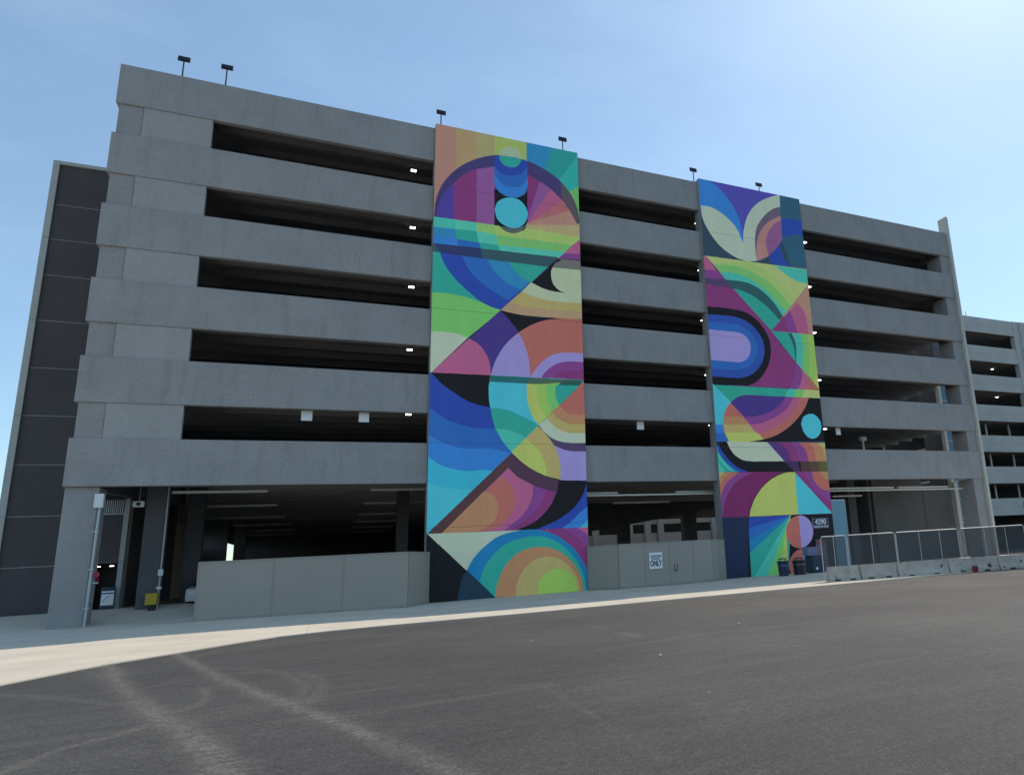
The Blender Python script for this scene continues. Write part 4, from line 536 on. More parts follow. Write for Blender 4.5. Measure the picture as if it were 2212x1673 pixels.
def text(name, s, size, loc, mat, parent=None, fit=None, rot=(math.pi / 2, 0, 0), ext=0.002, bold=0.0):
    cu = bpy.data.curves.new(name, 'FONT'); cu.body = s; cu.size = size; cu.align_x = 'CENTER'; cu.align_y = 'CENTER'; cu.extrude = ext; cu.offset = bold
    t = bpy.data.objects.new(name, cu); COL.objects.link(t)
    bpy.context.view_layer.update()
    dg = bpy.context.evaluated_depsgraph_get()
    me = bpy.data.meshes.new_from_object(t.evaluated_get(dg)); me.name = name
    bpy.data.objects.remove(t)
    xs = [v.co.x for v in me.vertices]; w = max(xs) - min(xs)
    if fit:
        for v in me.vertices: v.co.x *= fit / w
    Mx = Matrix.Translation(loc) @ Matrix.Rotation(rot[2], 4, 'Z') @ Matrix.Rotation(rot[0], 4, 'X')
    me.transform(Mx); me.materials.clear(); me.materials.append(mat)
    o = bpy.data.objects.new(name, me); COL.objects.link(o)
    if parent: o.parent = parent; o.matrix_parent_inverse = Matrix.Translation(-Vector(parent.location))
    return o

# ------------------------------------------------------------------ ground
def sm(t):
    t = np.clip(t, 0, 1); return t * t * (3 - 2 * t)
def G(x, y):
    return 0.13 * sm((6 - x) / 12.0) + 0.5 * sm((-4.0 - x) / 1.5) * sm(y / 4.0)
def seg_dist(X, Y, pts):
    D = np.full(X.shape, 1e9)
    for (x0, y0), (x1, y1) in zip(pts[:-1], pts[1:]):
        dx, dy = x1 - x0, y1 - y0; L = dx * dx + dy * dy + 1e-9
        t = np.clip(((X - x0) * dx + (Y - y0) * dy) / L, 0, 1)
        D = np.minimum(D, np.hypot(X - x0 - t * dx, Y - y0 - t * dy))
    return D
TR = [  # polyline, half width, strength : dusty tyre marks and scuffs
 ([(-3.5, -17.6), (-3.21, -18.41), (-2.8, -20.1), (-2.29, -21.96), (-1.87, -23.42), (-1.49, -24.6), (-1.2, -25.43), (-.97, -26.18), (-.76, -26.91), (-.5, -27.94), (-.1, -30)], .17, .95),
 ([(-3.9, -17.5), (-3.42, -18.55), (-2.79, -20.65), (-2.22, -22.55)], .16, .35),
 ([(-2.6, -16.3), (-2.38, -17.27), (-1.77, -19.69), (-1.28, -21.54), (-.83, -23.05), (-.42, -24.39), (.14, -26.14), (.59, -27.76), (.97, -29.12), (1.5, -31)], .13, 1.0),
 ([(-1.9, -16.2), (-2.2, -18.2), (-1.72, -19.56), (-1.23, -20.23), (-.79, -20.99), (-.43, -21.93), (-.22, -23.03), (-.17, -23.95), (-.3, -24.5)], .10, .42),
 ([(-1.16, -20.93), (-.67, -21.31), (-.25, -21.9), (-.03, -22.71), (.03, -23.71), (-.08, -24.68), (-.25, -25.27)], .10, .42),
 ([(-4.5, -20.3), (-3.9, -20.81), (-3.37, -21.41), (-2.81, -22.22), (-2.29, -22.96), (-1.85, -23.52)], .10, .45),
 ([(-2.4, -27), (-2.18, -26.5), (-2.01, -25.77), (-1.68, -25.41), (-1.43, -24.73)], .09, .55),
 ([(-.4, -25.7), (.1, -25.84), (.48, -26.01), (.87, -25.83), (1.62, -25.72), (2.4, -25.6)], .07, .35),
 ([(-1.39, -22.43), (-1.22, -23.42), (-1.27, -24.1), (-1.41, -24.3)], .08, .5),
 ([(-.39, -24.5), (.11, -24.39), (.62, -24.35), (1.18, -24.43)], .07, .4),
 ([(-2.12, -21.77), (-1.82, -21.31), (-1.41, -21.42), (-1.2, -22.4)], .09, .30),
 ([(-1.6, -24.9), (-.9, -25.0), (-.3, -24.9), (.4, -25.1)], .10, .25),
 ([(5.37, -17.69), (5.23, -19.9), (5.22, -21.49)], .08, .35), ([(5.22, -20.7), (5.2, -21.6)], .14, .55),
 ([(3.2, -17.3), (4.3, -17.5), (5.4, -17.7), (7.0, -17.2)], .14, .25),
 ([(0, -16.0), (3, -15.4), (6, -15.2)], .22, .30), ([(-2.6, -17.6), (-1.2, -16.2), (1, -15.2)], .22, .35),
 ([(13.6, -16.7), (15.6, -17.6), (17.2, -18.6), (19.0, -19.0), (24, -19.6)], .10, .45),
 ([(13.6, -19.2), (15.0, -20.3), (16.3, -21.1), (18, -22)], .10, .40),
 ([(2.3, -25.4), (2.25, -27.62), (2.19, -28.23), (2.17, -29.37)], .03, .35),
 ([(5.9, -24.2), (6.6, -25.6), (7.0, -27.0)], .05, .3), ([(8.5, -18.5), (11, -19.6), (13, -21.6)], .12, .35), ([(4.0, -22.8), (6.4, -22.2), (9.0, -22.6)], .10, .25),
 ([(1.6, -22.5), (2.2, -23.5), (2.9, -24.1), (3.6, -24.4)], .05, .22),
]
def ground():
    gx = np.unique(np.concatenate([[-600, -300, -150, -80, -50, -30, -22], np.arange(-16, -6, .4), np.arange(-6, 7, .055), np.arange(7, 24, .2), np.arange(24, 46, 1.0), [50, 60, 80, 120, 200, 350, 700]]))
    gy = np.unique(np.concatenate([[-400, -200, -100, -60, -45, -38], np.arange(-34, -15, .065), np.arange(-15, -8, .25), np.arange(-8, 8, .5), np.arange(8, 60, 4), [80, 120, 200, 400, 900]]))
    X, Y = np.meshgrid(gx, gy, indexing='ij')
    Z = G(X, Y)
    D = np.zeros_like(X)
    wob = 0.35 * np.sin(X * 3.1 + Y * 1.7) * np.sin(Y * 2.3 - X)
    for pts, w, s_ in TR:
        d = seg_dist(X, Y, pts); D = np.maximum(D, s_ * np.exp(-(d / (w * (1 + .3 * wob))) ** 2 * 1.4))
    # general dustiness near the pavement edge and to the right
    D = np.maximum(D, 0.22 * np.exp(-np.clip(-12.5 - Y, 0, 99) / 1.6) * (Y < -12))
    D = np.clip(D + 0.30 * sm((X - 1) / 12) * (Y < -12), 0, 1)
    n, k = X.shape
    V = np.stack([X, Y, Z], -1).reshape(-1, 3)
    I = (np.arange(n - 1)[:, None] * k + np.arange(k - 1)[None]).reshape(-1)
    F = np.stack([I, I + k, I + k + 1, I + 1], -1)
    me = bpy.data.meshes.new('ground'); me.vertices.add(len(V)); me.vertices.foreach_set('co', V.ravel().astype('f'))
    me.loops.add(F.size); me.loops.foreach_set('vertex_index', F.ravel().astype('i'))
    me.polygons.add(len(F)); me.polygons.foreach_set('loop_start', np.arange(0, F.size, 4, dtype='i'))
    a = me.attributes.new('dust', 'FLOAT', 'POINT'); a.data.foreach_set('value', D.ravel().astype('f'))
    me.polygons.foreach_set('use_smooth', np.ones(len(F), bool))
    me.materials.append(M['asphalt']); me.update(calc_edges=True); me.validate()
    o = bpy.data.objects.new('ground', me); COL.objects.link(o); o['kind'] = 'structure'
ground()
EDGE = [(-60, -100), (-8.5, -30), (-5.6, -23), (-4.29, -19.53), (-3.58, -17.78), (-2.51, -16.17), (-1.83, -15.1), (-1.02, -14.0), (0.1, -13.35), (1.28, -13.0), (3, -12.7), (5.25, -12.55), (8, -12.5), (13, -12.55), (40, -12.9), (80, -13)]
def edge_y(x):
    return float(np.interp(x, [p[0] for p in EDGE], [p[1] for p in EDGE]))
def sidewalk():
    b = MB(); xs = sorted(set([-60, -40, -25, -16] + [round(-12 + .25 * i, 3) for i in range(61)] + [5, 8, 13, 20, 30, 44]))
    top = 0.022
    ys_in = [-8, -4, -2, 0, .5, 1, 1.5, 2, 2.5, 3, 3.5, 4, 5, 34]
    cols = []
    for x in xs:
        ye = edge_y(x); c = [(x, ye, float(G(x, ye)) + top)]
        st = [ye + (-8 - ye) * t for t in (.25, .5, .75)] if ye < -8.5 else [-8.4, -8.3, -8.2]
        for y in st + ys_in: c.append((x, y, float(G(x, y)) + top))
        cols.append(c)
    for a, d in zip(cols[:-1], cols[1:]):
        for i in range(len(a) - 1): b.quad(a[i], d[i], d[i + 1], a[i + 1])
        b.quad((a[0][0], a[0][1], a[0][2] - .1), (d[0][0], d[0][1], d[0][2] - .1), d[0], a[0])
    o = b.build('sidewalk', M['walk']); o['kind'] = 'structure'
sidewalk()

# ------------------------------------------------------------------ main garage
XL, A0, A1, B0, B1, XR = -9.025, 3.922, 11.518, 19.233, 26.782, 39.40
XE = 40.30
P = 3.3; ZB0 = 5.33
SB = [ZB0 + (5 - k) * P for k in range(6)]           # bottoms, k=0 is the parapet
ST = [SB[0] + 1.902] + [SB[k] + 1.876 for k in range(1, 6)]
DEPTH = 32.0
gar = thing('parking_garage', 'long grey concrete parking garage with two tall painted mural walls', 'parking garage', (15, 0, 0))
def spandrel(x0, x1, z0, z1):
    b = MB(); b.box(x0, x1, 0.0, 0.28, z0, z1)
    o = b.build('spandrel', M['facade'], gar)
    md = o.modifiers.new('b', 'BEVEL'); md.width = 0.03; md.segments = 2
    return o
for k in range(6):
    spandrel(XL - 0.06, A0 + .0, SB[k], ST[k]); spandrel(A1, B0, SB[k], ST[k]); spandrel(B1, XE, SB[k], ST[k])
# left corner: narrow column strip and wider infill panel between the bands
for k in range(5):
    z0, z1 = ST[k + 1], SB[k]
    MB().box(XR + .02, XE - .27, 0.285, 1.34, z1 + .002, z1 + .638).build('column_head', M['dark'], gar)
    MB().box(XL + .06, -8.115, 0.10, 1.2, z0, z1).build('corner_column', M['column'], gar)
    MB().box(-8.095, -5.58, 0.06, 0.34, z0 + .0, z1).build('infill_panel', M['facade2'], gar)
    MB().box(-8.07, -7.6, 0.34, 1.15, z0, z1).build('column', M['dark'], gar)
    MB().box(XR, XE - .02, 0.285 if False else 0.08, 1.35, z0, z1).build('end_column', M['column'], gar)
o = MB().box(XL - .03, -8.0, 0.22, 1.25, 0.10, SB[5]).build('corner_column', M['column'], gar)
md = o.modifiers.new('b', 'BEVEL'); md.width = 0.03; md.segments = 2
MB().box(XR, XE - .02, 0.08, 1.35, -.1, SB[5]).build('end_column', M['column'], gar)
# decks with stems (double tees run along the building)
DEEP = 55.0
DZ = [SB[k] + 0.80 for k in range(5)] + [6.55]
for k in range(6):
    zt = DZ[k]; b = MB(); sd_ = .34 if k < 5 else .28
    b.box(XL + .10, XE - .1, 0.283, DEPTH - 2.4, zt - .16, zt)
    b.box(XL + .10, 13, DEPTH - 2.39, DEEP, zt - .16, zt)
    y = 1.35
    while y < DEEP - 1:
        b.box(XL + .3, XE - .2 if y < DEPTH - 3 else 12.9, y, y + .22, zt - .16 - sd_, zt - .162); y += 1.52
    b.build('deck', M['soffit' if k == 5 else 'soffit_shade_toned'], gar)
# edge return of the left flank: bands and columns
for k in range(6):
    MB().box(XL - .05, XL + .095, 0.285, DEEP, SB[k], ST[k]).build('side_spandrel', M['facade'], gar)
    ys = 9.2 if k > 1 else 1.4
    MB().box(XE - .25, XE - .02, ys, DEPTH - 2, SB[k], ST[k]).build('side_spandrel', M['facade'], gar)
for k in range(5):
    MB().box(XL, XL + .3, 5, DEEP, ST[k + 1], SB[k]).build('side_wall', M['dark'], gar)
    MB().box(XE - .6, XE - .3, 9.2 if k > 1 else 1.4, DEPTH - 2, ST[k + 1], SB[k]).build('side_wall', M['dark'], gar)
b = MB()
b.box(-9.0, -8.75, 9.7, 25.6, 0, SB[5]); b.box(-9.0, -8.75, 25.6, 30.2, 0, 4.0); b.box(-9.0, -8.75, 25.6, 30.2, 5.0, SB[5]); b.box(-9.0, -8.75, 30.2, 47, 0, SB[5])
b.build('side_wall', M['soffit'], gar)
# rear walls with their gaps
yb = DEPTH - 2
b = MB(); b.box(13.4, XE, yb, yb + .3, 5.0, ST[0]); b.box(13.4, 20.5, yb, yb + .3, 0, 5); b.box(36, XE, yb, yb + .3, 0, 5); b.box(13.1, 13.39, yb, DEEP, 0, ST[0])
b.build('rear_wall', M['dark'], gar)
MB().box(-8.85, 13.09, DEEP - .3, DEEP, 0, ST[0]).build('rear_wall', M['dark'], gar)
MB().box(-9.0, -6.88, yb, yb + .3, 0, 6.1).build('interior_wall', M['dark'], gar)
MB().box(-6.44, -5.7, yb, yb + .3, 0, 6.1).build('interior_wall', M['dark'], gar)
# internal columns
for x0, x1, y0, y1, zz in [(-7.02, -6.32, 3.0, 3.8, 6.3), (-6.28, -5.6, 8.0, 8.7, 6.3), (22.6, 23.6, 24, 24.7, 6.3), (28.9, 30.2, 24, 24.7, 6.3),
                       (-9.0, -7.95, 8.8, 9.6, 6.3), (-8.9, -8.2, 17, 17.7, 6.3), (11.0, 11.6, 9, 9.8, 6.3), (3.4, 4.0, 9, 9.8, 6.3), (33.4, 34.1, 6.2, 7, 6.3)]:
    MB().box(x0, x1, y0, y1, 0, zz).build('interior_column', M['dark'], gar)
# cross beam at the corner and the down-turned ramp beam seen in the middle bay
MB().obox((-8.75, 1.2), (-6.7, 9), .16, 5.35, 6.2).build('beam', M['dark'], gar)
b = MB(); q = [(13.5, 3.0), (33, 5.55), (33, 6.2), (13.5, 6.2)]
for (x0, z0), (x1, z1) in zip(q, q[1:] + q[:1]):
    b.quad((x0, 23, z0), (x1, 23, z1), (x1, 23.3, z1), (x0, 23.3, z0))
b.poly([(x, 23, z) for x, z in q]); b.poly([(x, 23.3, z) for x, z in q][::-1])
b.build('ramp_beam', M['dark'], gar)
# mechanical core wall on the ground floor, right bay
b = MB(); b.box(35.3, 37.9, 5.7, 6.0, 0, 6.3); b.box(37.93, 40.2, 5.72, 6.0, 1.9, 6.3); b.box(37.93, 40.2, 5.72, 6.0, 0, 1.88); b.box(40.23, 43.2, 5.70, 6.0, 1.9, 5.3); b.box(40.23, 43.2, 5.7, 6.0, 0, 1.88)
b.build('core_wall', concrete('core_wall_concrete', (0.13, 0.125, 0.12), .08, .1), gar)
MB().box(35.0, 35.25, 5.9, 14, 0, 6.3).build('core_wall', M['dark'], gar)
# pale end fin
b = MB()
for z0, z1 in [(0, 3.2), (3.215, 7.0), (7.015, 11.9), (11.915, 15.6), (15.615, 19.9), (19.915, 25.0)]:
    b.box(40.32, 40.55, -.16, .60, z0, z1)
b.build('end_fin', M['trim'], gar, 'pale concrete fin closing the right end')

# ------------------------------------------------------------------ murals
PAL = {
'bk': (24, 27, 36), 'bk2': (27, 31, 36), 'sal2': (146, 111, 104), 'or2': (144, 124, 96), 'tn2': (138, 132, 98), 'yel2': (134, 152, 90), 'blu2': (42, 112, 162), 'tl3': (38, 126, 130), 'tl4': (42, 144, 144),
'grn2': (92, 152, 92), 'teal': (42, 136, 130), 'grn': (98, 160, 95), 'pale': (152, 177, 157), 'rim': (58, 52, 98), 'rim2': (74, 70, 80), 'bp': (64, 56, 136), 'mag': (110, 50, 104),
'pm2': (118, 74, 132), 'pnk2': (146, 78, 116), 'sal3': (158, 88, 98), 'or3': (158, 112, 104), 'tn3': (156, 138, 106), 'yg2': (138, 172, 96), 'tl2': (62, 155, 148), 'tl5': (72, 166, 150), 'olg': (118, 162, 100),
'grn3': (102, 158, 98), 'blu': (46, 106, 182), 'b2': (40, 86, 160), 'b3': (38, 62, 146), 'b3b': (40, 68, 146), 'b2c': (42, 80, 162), 'dks': (46, 74, 86), 'dkb': (42, 50, 92), 'brg': (74, 86, 84), 'pale2': (136, 154, 138),
'cy': (62, 156, 188), 'cy2': (50, 148, 196), 'pnk': (148, 80, 120), 'pm': (108, 58, 122), 'cream': (162, 173, 146), 'gry': (96, 96, 96), 'tan': (160, 138, 93), 'or2b': (164, 125, 104), 'pur': (60, 48, 116),
'sal': (160, 88, 86), 'lil': (128, 120, 182), 'dtl': (34, 88, 94), 'dgn': (62, 88, 76), 'dtl2': (38, 78, 76), 'yel': (152, 176, 92), 'yg': (128, 166, 84), 'org': (158, 110, 86), 'dpu': (68, 56, 92), 'brn': (72, 50, 58),
'dp2': (68, 48, 68), 'navt': (30, 50, 68), 'blr': (26, 104, 156), 'dk2': (44, 62, 80), 'vio': (68, 66, 150), 'cream2': (138, 170, 158), 'brg2': (88, 78, 100), 'sal4': (158, 108, 110), 'pml': (118, 76, 120), 'dt': (42, 78, 104),
'bp2': (56, 78, 160), 'yg3': (148, 178, 108), 'ygo': (138, 168, 100), 'dk3': (40, 78, 84), 'or4': (160, 116, 104), 'teal2': (44, 134, 124), 'navy': (30, 38, 66), 'mag2': (98, 38, 86), 'pur2': (72, 48, 108), 'pur3': (54, 42, 82), 'brn2': (74, 60, 54), 'olv': (80, 80, 48)}
LIGHT = (0.34, 0.405, 0.515)   # how shade renders white paint here: used to pick paint albedos from swatches
def albedo(k):
    c = [lin(v) * 1.06 for v in PAL[k]]; g = sum(c) / 3
    if k in ('cream', 'pale', 'cream2'): c = [c[0] * 1.16, c[1] * 1.08, c[2] * .94]
    else: c = [max(.012, g + 1.0 * (v - g)) for v in c]
    if k in ('bk', 'bk2'): c = [v * .75 for v in c]
    return [min(0.94, v / L) for v, L in zip(c, LIGHT)]
def mural(idx, x0, x1, height, name_label):
    W = x1 - x0; cs = 0.0125
    nx, nz = int(round(W / cs)), int(round(height / cs))
    img = np.zeros((nz, nx), np.int16); keys = sorted(PAL)
    zc = (np.arange(nz) + .5) * cs * 100; 
    for line in MURAL.strip().split('\n'):
        m_, k, s_ = line.split('|')
        if int(m_) != idx: continue
        a = np.array(s_.split(), float).reshape(-1, 2); b_ = np.roll(a, -1, 0)
        r0 = max(0, int(a[:, 1].min() / (cs * 100)) - 1); r1 = min(nz, int(a[:, 1].max() / (cs * 100)) + 2)
        ki = keys.index(k)
        for r_ in range(r0, r1):
            z = zc[r_] + 0.003
            h = (a[:, 1] <= z) != (b_[:, 1] <= z)
            if not h.any(): continue
            p, q_ = a[h], b_[h]
            xx = np.sort(p[:, 0] + (z - p[:, 1]) / (q_[:, 1] - p[:, 1]) * (q_[:, 0] - p[:, 0])) / (cs * 100)
            for u, v in zip(xx[::2], xx[1::2]):
                i0, i1 = max(0, int(math.ceil(u - .5))), min(nx, int(math.ceil(v - .5)))
                if i1 > i0: img[r_, i0:i1] = ki
    yf = -0.203
    seams = [3.3] + [ST[k] for k in (1, 3, 5)]
    skip = set()
    for s_ in seams: skip.add(int(s_ / cs))
    V = []; cols = []
    r_ = 0
    while r_ < nz:                                    # merge equal rows and runs
        if r_ in skip: r_ += 1; continue
        e = r_ + 1
        while e < nz and e not in skip and e - r_ < 60 and (img[e] == img[r_]).all(): e += 1
        row = img[r_]; ch = np.flatnonzero(np.diff(row)) + 1
        st = np.concatenate([[0], ch]); en = np.concatenate([ch, [nx]])
        for i0, i1 in zip(st, en):
            V += [(x0 + i0 * cs, yf, r_ * cs), (x0 + i1 * cs, yf, r_ * cs), (x0 + i1 * cs, yf, e * cs), (x0 + i0 * cs, yf, e * cs)]
            cols.append(albedo(keys[row[i0]]))
        r_ = e
    nq = len(cols)
    b = MB(); b.box(x0 + .001, x1 - .001, -0.19, 0.55, -.1, height - .004)
    b.cur = 2
    for s_ in seams: b.quad((x0 + .01, -.195, s_ - .04), (x1 - .01, -.195, s_ - .04), (x1 - .01, -.195, s_ + .06), (x0 + .01, -.195, s_ + .06))
    nb = len(b.f)
    V2 = V + b.v; F = [(4 * i, 4 * i + 1, 4 * i + 2, 4 * i + 3) for i in range(nq)] + [tuple(4 * nq + j for j in f) for f in b.f]
    me = bpy.data.meshes.new('mural_wall'); me.from_pydata(V2, [], F)
    ca = me.color_attributes.new('paint', 'FLOAT_COLOR', 'CORNER')
    arr = np.ones((nq + nb, 4, 4), 'f'); arr[:nq, :, :3] = np.array(cols, 'f')[:, None, :]; arr[nq:, :, :3] = 0.10
    ca.data.foreach_set('color', arr.ravel())
    me.materials.append(M['paint']); me.materials.append(M['facade']); me.materials.append(M['dark'])
    mi = np.zeros(nq + nb, 'i'); mi[nq:] = [2 if q_ == 2 else 1 for q_ in b.m]; me.polygons.foreach_set('material_index', mi); me.update()
    o = bpy.data.objects.new('mural_wall', me); COL.objects.link(o); o.parent = gar
    o.matrix_parent_inverse = Matrix.Translation(-Vector(gar.location)); o['label'] = name_label
    print('mural', idx, nq)
mural(1, A0, A1, 23.87, 'tall wall panel painted with a big circle, fish-like curves and a rainbow arch at its foot')
mural(2, B0, B1, 23.87, 'tall wall panel painted with a white leaf shape on top and a yellow quarter circle below')

# ------------------------------------------------------------------ ceiling lights
def led(x, y, z, hang, mat, label, group):
    t = thing('ceiling_light', label, 'ceiling light', (x, y, z), group)
    MB().cbox(x - .14, x + .14, y - .11, y + .11, z - .01, z + .05, .012).build('housing', M['ledcase'], t)
    for a_, c_ in ((-.12, -.015), (.015, .12)): MB().box(x + a_, x + c_, y - .08, y + .08, z - .045, z - .012).build('lens', M[mat], t)
    MB().tube([(x, y, z + .05), (x, y, hang)], .012, 6).build('stem', M['ledcase'], t)
FL = ['top', 'second', 'third', 'fourth', 'lowest']
# z measured for y=3.5 in the photograph's geometry; moved along the sight line to y=1.95
CAM = Vector((0, -34.2013, 1.4148))
def along(p, y):
    d = Vector(p) - CAM; return CAM + d * ((y - CAM.y) / d.y)
for pts, bay in (([(3.24, 23.11), (3.28, 19.67), (3.30, 16.23), (3.31, 12.74), (3.34, 9.29)], 'left of the first mural wall'),
                 ([(21.0, 22.94), (20.98, 19.57), (20.95, 16.10), (20.96, 12.46), (21.0, 9.22)], 'just left of the second mural wall'),
                 ([(29.79, 22.93), (29.76, 19.49), (29.79, 16.07), (29.77, 12.63), (29.82, 9.2)], 'just right of the second mural wall')):
    for k, (x, z) in enumerate(pts):
        sl = (z - CAM.z) / 37.7; yy = max(1.0, min(6.0, 3.5 - (z - SB[k] - .20) / sl))
        q = along((x, 3.5, z), yy)
        led(q.x, q.y, q.z, DZ[k] - .161, 'led', 'lit ceiling light, %s open storey, %s' % (FL[k], bay), 'lit ceiling lights in the garage storeys')
for x, z, nm in ((2.97, 8.31, 'left'), (18.40, 8.21, 'middle')):
    q = along((x, 3.5, z), 9.6)
    led(q.x, q.y, q.z, DZ[4] - .161, 'ledwarm', 'warm ceiling light deep inside the lowest open storey of the %s bay' % nm, 'lit ceiling lights in the garage storeys')
# unlit batten lights of the ground floor
def batten(x0, x1, y, z, label):
    t = thing('batten_light', label, 'tube light', ((x0 + x1) / 2, y, z), 'unlit white batten lights under the ground floor ceiling')
    MB().cbox(x0, x1, y - .09, y + .09, z - .05, z + .06, .015).build('diffuser', M['tube'], t)
    for x in (x0 + .25, x1 - .25): MB().tube([(x, y, z + .05), (x, y, 6.38)], .008, 5).build('hanger', M['ledcase'], t)
ORD = ['nearest', 'second', 'third', 'fourth', 'fifth', 'sixth', 'seventh']
for i, y in enumerate([3.24, 10.4, 18.65, 26.0, 33.1, 40.3]):
    batten(-6.20, -2.60, y, 5.40, '%s batten light in the left-hand row under the left ground floor ceiling' % ORD[i])
    batten(1.70, 4.89, y, 5.40, '%s batten light in the right-hand row under the left ground floor ceiling' % ORD[i])
batten(10.9, 13.9, 1.7, 4.9, 'unlit batten light at the left of the middle ground floor bay')
batten(17.4, 20.4, 1.7, 4.9, 'unlit batten light at the right of the middle ground floor bay')
batten(15.4, 19.2, 6.4, 4.75, 'dim unlit batten light deeper in the middle ground floor bay')
batten(27.6, 33.6, 1.7, 4.95, 'long unlit batten light at the left of the right ground floor bay')
batten(34.0, 38.6, 1.7, 4.95, 'unlit batten light at the right of the right ground floor bay')
batten(31.2, 33.8, 5.2, 4.75, 'short unlit batten light in front of the dark wall of the right bay')
o = MB().tube([(9.5, 1.0, 4.72), (20.5, 1.0, 4.72)], .045).build('ceiling_pipe', M['tube']); tag(o, 'pale pipe running under the ceiling of the middle ground floor bay', 'pipe')
o = MB().tube([(26.9, 1.0, 4.74), (39.3, 1.0, 4.74)], .045).build('ceiling_pipe', M['tube']); tag(o, 'pale pipe running under the ceiling of the right ground floor bay', 'pipe')

# ------------------------------------------------------------------ hung things on the storeys
for (x0, x1), lab in zip([(-1.35, -.91), (.96, 1.39), (14.70, 15.11), (28.28, 28.64)],
                         ['left one of the two white square signs hung left of the first mural wall',
                          'right one of the two white square signs hung left of the first mural wall',
                          'white square sign hung in the lowest open storey between the two mural walls',
                          'white square sign hung in the lowest open storey right of the second mural wall']):
    t = thing('clearance_sign', lab, 'sign', (x0, .5, 8.2), 'white square panels hung in the lowest open storey')
    MB().cbox(x0, x1, .44, .50, 8.20, 8.66, .02).build('panel', M['whitesign'], t)
    for x in (x0 + .08, x1 - .08): MB().tube([(x, .47, 8.66), (x, .47, 9.25)], .008, 5).build('hanger', M['ledcase'], t)

q = along((32.6, 3, 8.62), 2.0)
t = thing('pale_post', 'pale post with a box head standing in the lowest open storey of the right bay', 'post', (q.x, q.y, SB[4] - 2.5))
MB().tube([(q.x, q.y, SB[5] + .8), (q.x, q.y, q.z - .3)], .07, 10).build('shaft', M['white'], t)
MB().cbox(q.x - .22, q.x + .22, q.y - .15, q.y + .15, q.z - .3, q.z - .02, .02).build('head', M['white'], t)

# ------------------------------------------------------------------ rooftop lamps
for (x, z), lab in zip([(-7.68, 27.31), (-5.85, 27.37), (4.69, 27.44), (11.99, 27.40), (21.25, 27.21), (26.59, 27.15)],
                       ['rooftop lamp nearest the left corner of the garage', 'rooftop lamp second from the left corner of the garage', 'rooftop lamp over the left edge of the first mural wall',
                        'rooftop lamp over the right edge of the first mural wall', 'rooftop lamp just left of the second mural wall', 'rooftop lamp over the right half of the second mural wall']):
    t = thing('rooftop_lamp', 'dark ' + lab, 'street lamp', (x, 4, SB[0] + .8), 'flat-headed lamps along the garage roof')
    MB().tube([(x, 4, SB[0] + .8), (x, 4, SB[0] + 1.7)], .22, 12).build('footing', M['soffit'], t)
    MB().tube([(x, 4, SB[0] + 1.7), (x, 4, z - .02)], [.045, .032], 8).build('pole', M['lampdark'], t)
    b = MB(); b.cbox(-.26, .26, -.05, .05, -.14, .14, .02)
    th = R(-12); b.v = [(x + vx, 4 + vy * math.cos(th) - vz * math.sin(th), z + vy * math.sin(th) + vz * math.cos(th)) for vx, vy, vz in b.v]
    h = b.build('lamp_head', M['lampdark'], t)
    b = MB(); b.cbox(-.21, .21, -.058, -.052, -.095, .095, .002)
    b.v = [(x + vx, 4 + vy * math.cos(th) - vz * math.sin(th), z + vy * math.sin(th) + vz * math.cos(th)) for vx, vy, vz in b.v]
    b.build('lens', M['lampdark'], h)

# ------------------------------------------------------------------ left stair tower
tw = thing('stair_tower', 'charcoal panelled stair tower with pale edge trim behind the left corner of the garage', 'tower', (-10, 4.5, .6))
SE = [20.78, 18.79, 17.08, 15.34, 13.2, 11.04, 8.92, 6.80, 4.63, 2.55, 0.4]
b = MB()
for z1, z0 in zip(SE[:-1], SE[1:]):
    if z1 > 4.0 or True:
        x1 = -9.05 if z1 < 2.6 else -8.06
        b.box(-11.96, x1, 4.6, 4.9, z0 + .012, z1 - .012)
b.build('wall_panel', M['tower'], tw)
b = MB()
for z0 in SE[1:-1]: b.box(-11.955, -9.06 if z0 < 2.6 else -8.07, 4.612, 4.9, z0 - .0115, z0 + .0115)
b.build('joint', M['b2'], tw)
b = MB(); b.box(-12.1, -8.0, 6.2, 11, .3, 20.7); b.box(-12.1, -9.75, 4.95, 6.19, .3, 20.7); b.box(-9.74, -8.1, 4.95, 6.19, 2.8, 20.7); b.build('core', M['tower'], tw)
for z0, z1 in [(.3, 4.6), (4.615, 8.9), (8.915, 13.2), (13.215, 17.1), (17.115, 20.95)]: MB().box(-12.2, -11.965, 4.5, 5.2, z0, z1).build('edge_trim', M['trim2'], tw)
MB().box(-11.96, -7.87, 4.5, 5.2, 20.79, 20.95).build('edge_trim', M['trim2'], tw)
for z0, z1 in [(.3, 2.6), (2.615, 5.3)]: MB().box(-8.05, -7.87, 4.5, 5.2, z0, z1).build('edge_trim', M['trim2'], tw)
MB().box(-9.6, -8.06, 4.56, 4.6, 4.63, 4.68).build('ledge', M['galv'], tw)
b = MB()
for i in range(22): b.box(-9.6 + i * .07, -9.565 + i * .07, 4.5, 4.58, 4.70, 5.25)
b.build('louvre', M['galv'], tw)
dr = MB().box(-9.6, -8.08, 6.0, 6.15, .5, 2.6).build('entrance', M['black'], tw)  # back sheet coloured black in place of the dark inside the open doorway
for x in (-8.80, -8.35): MB().box(x, x + .14, 4.55, 4.62, 2.42, 2.445).build('downlight', M['led'], tw)

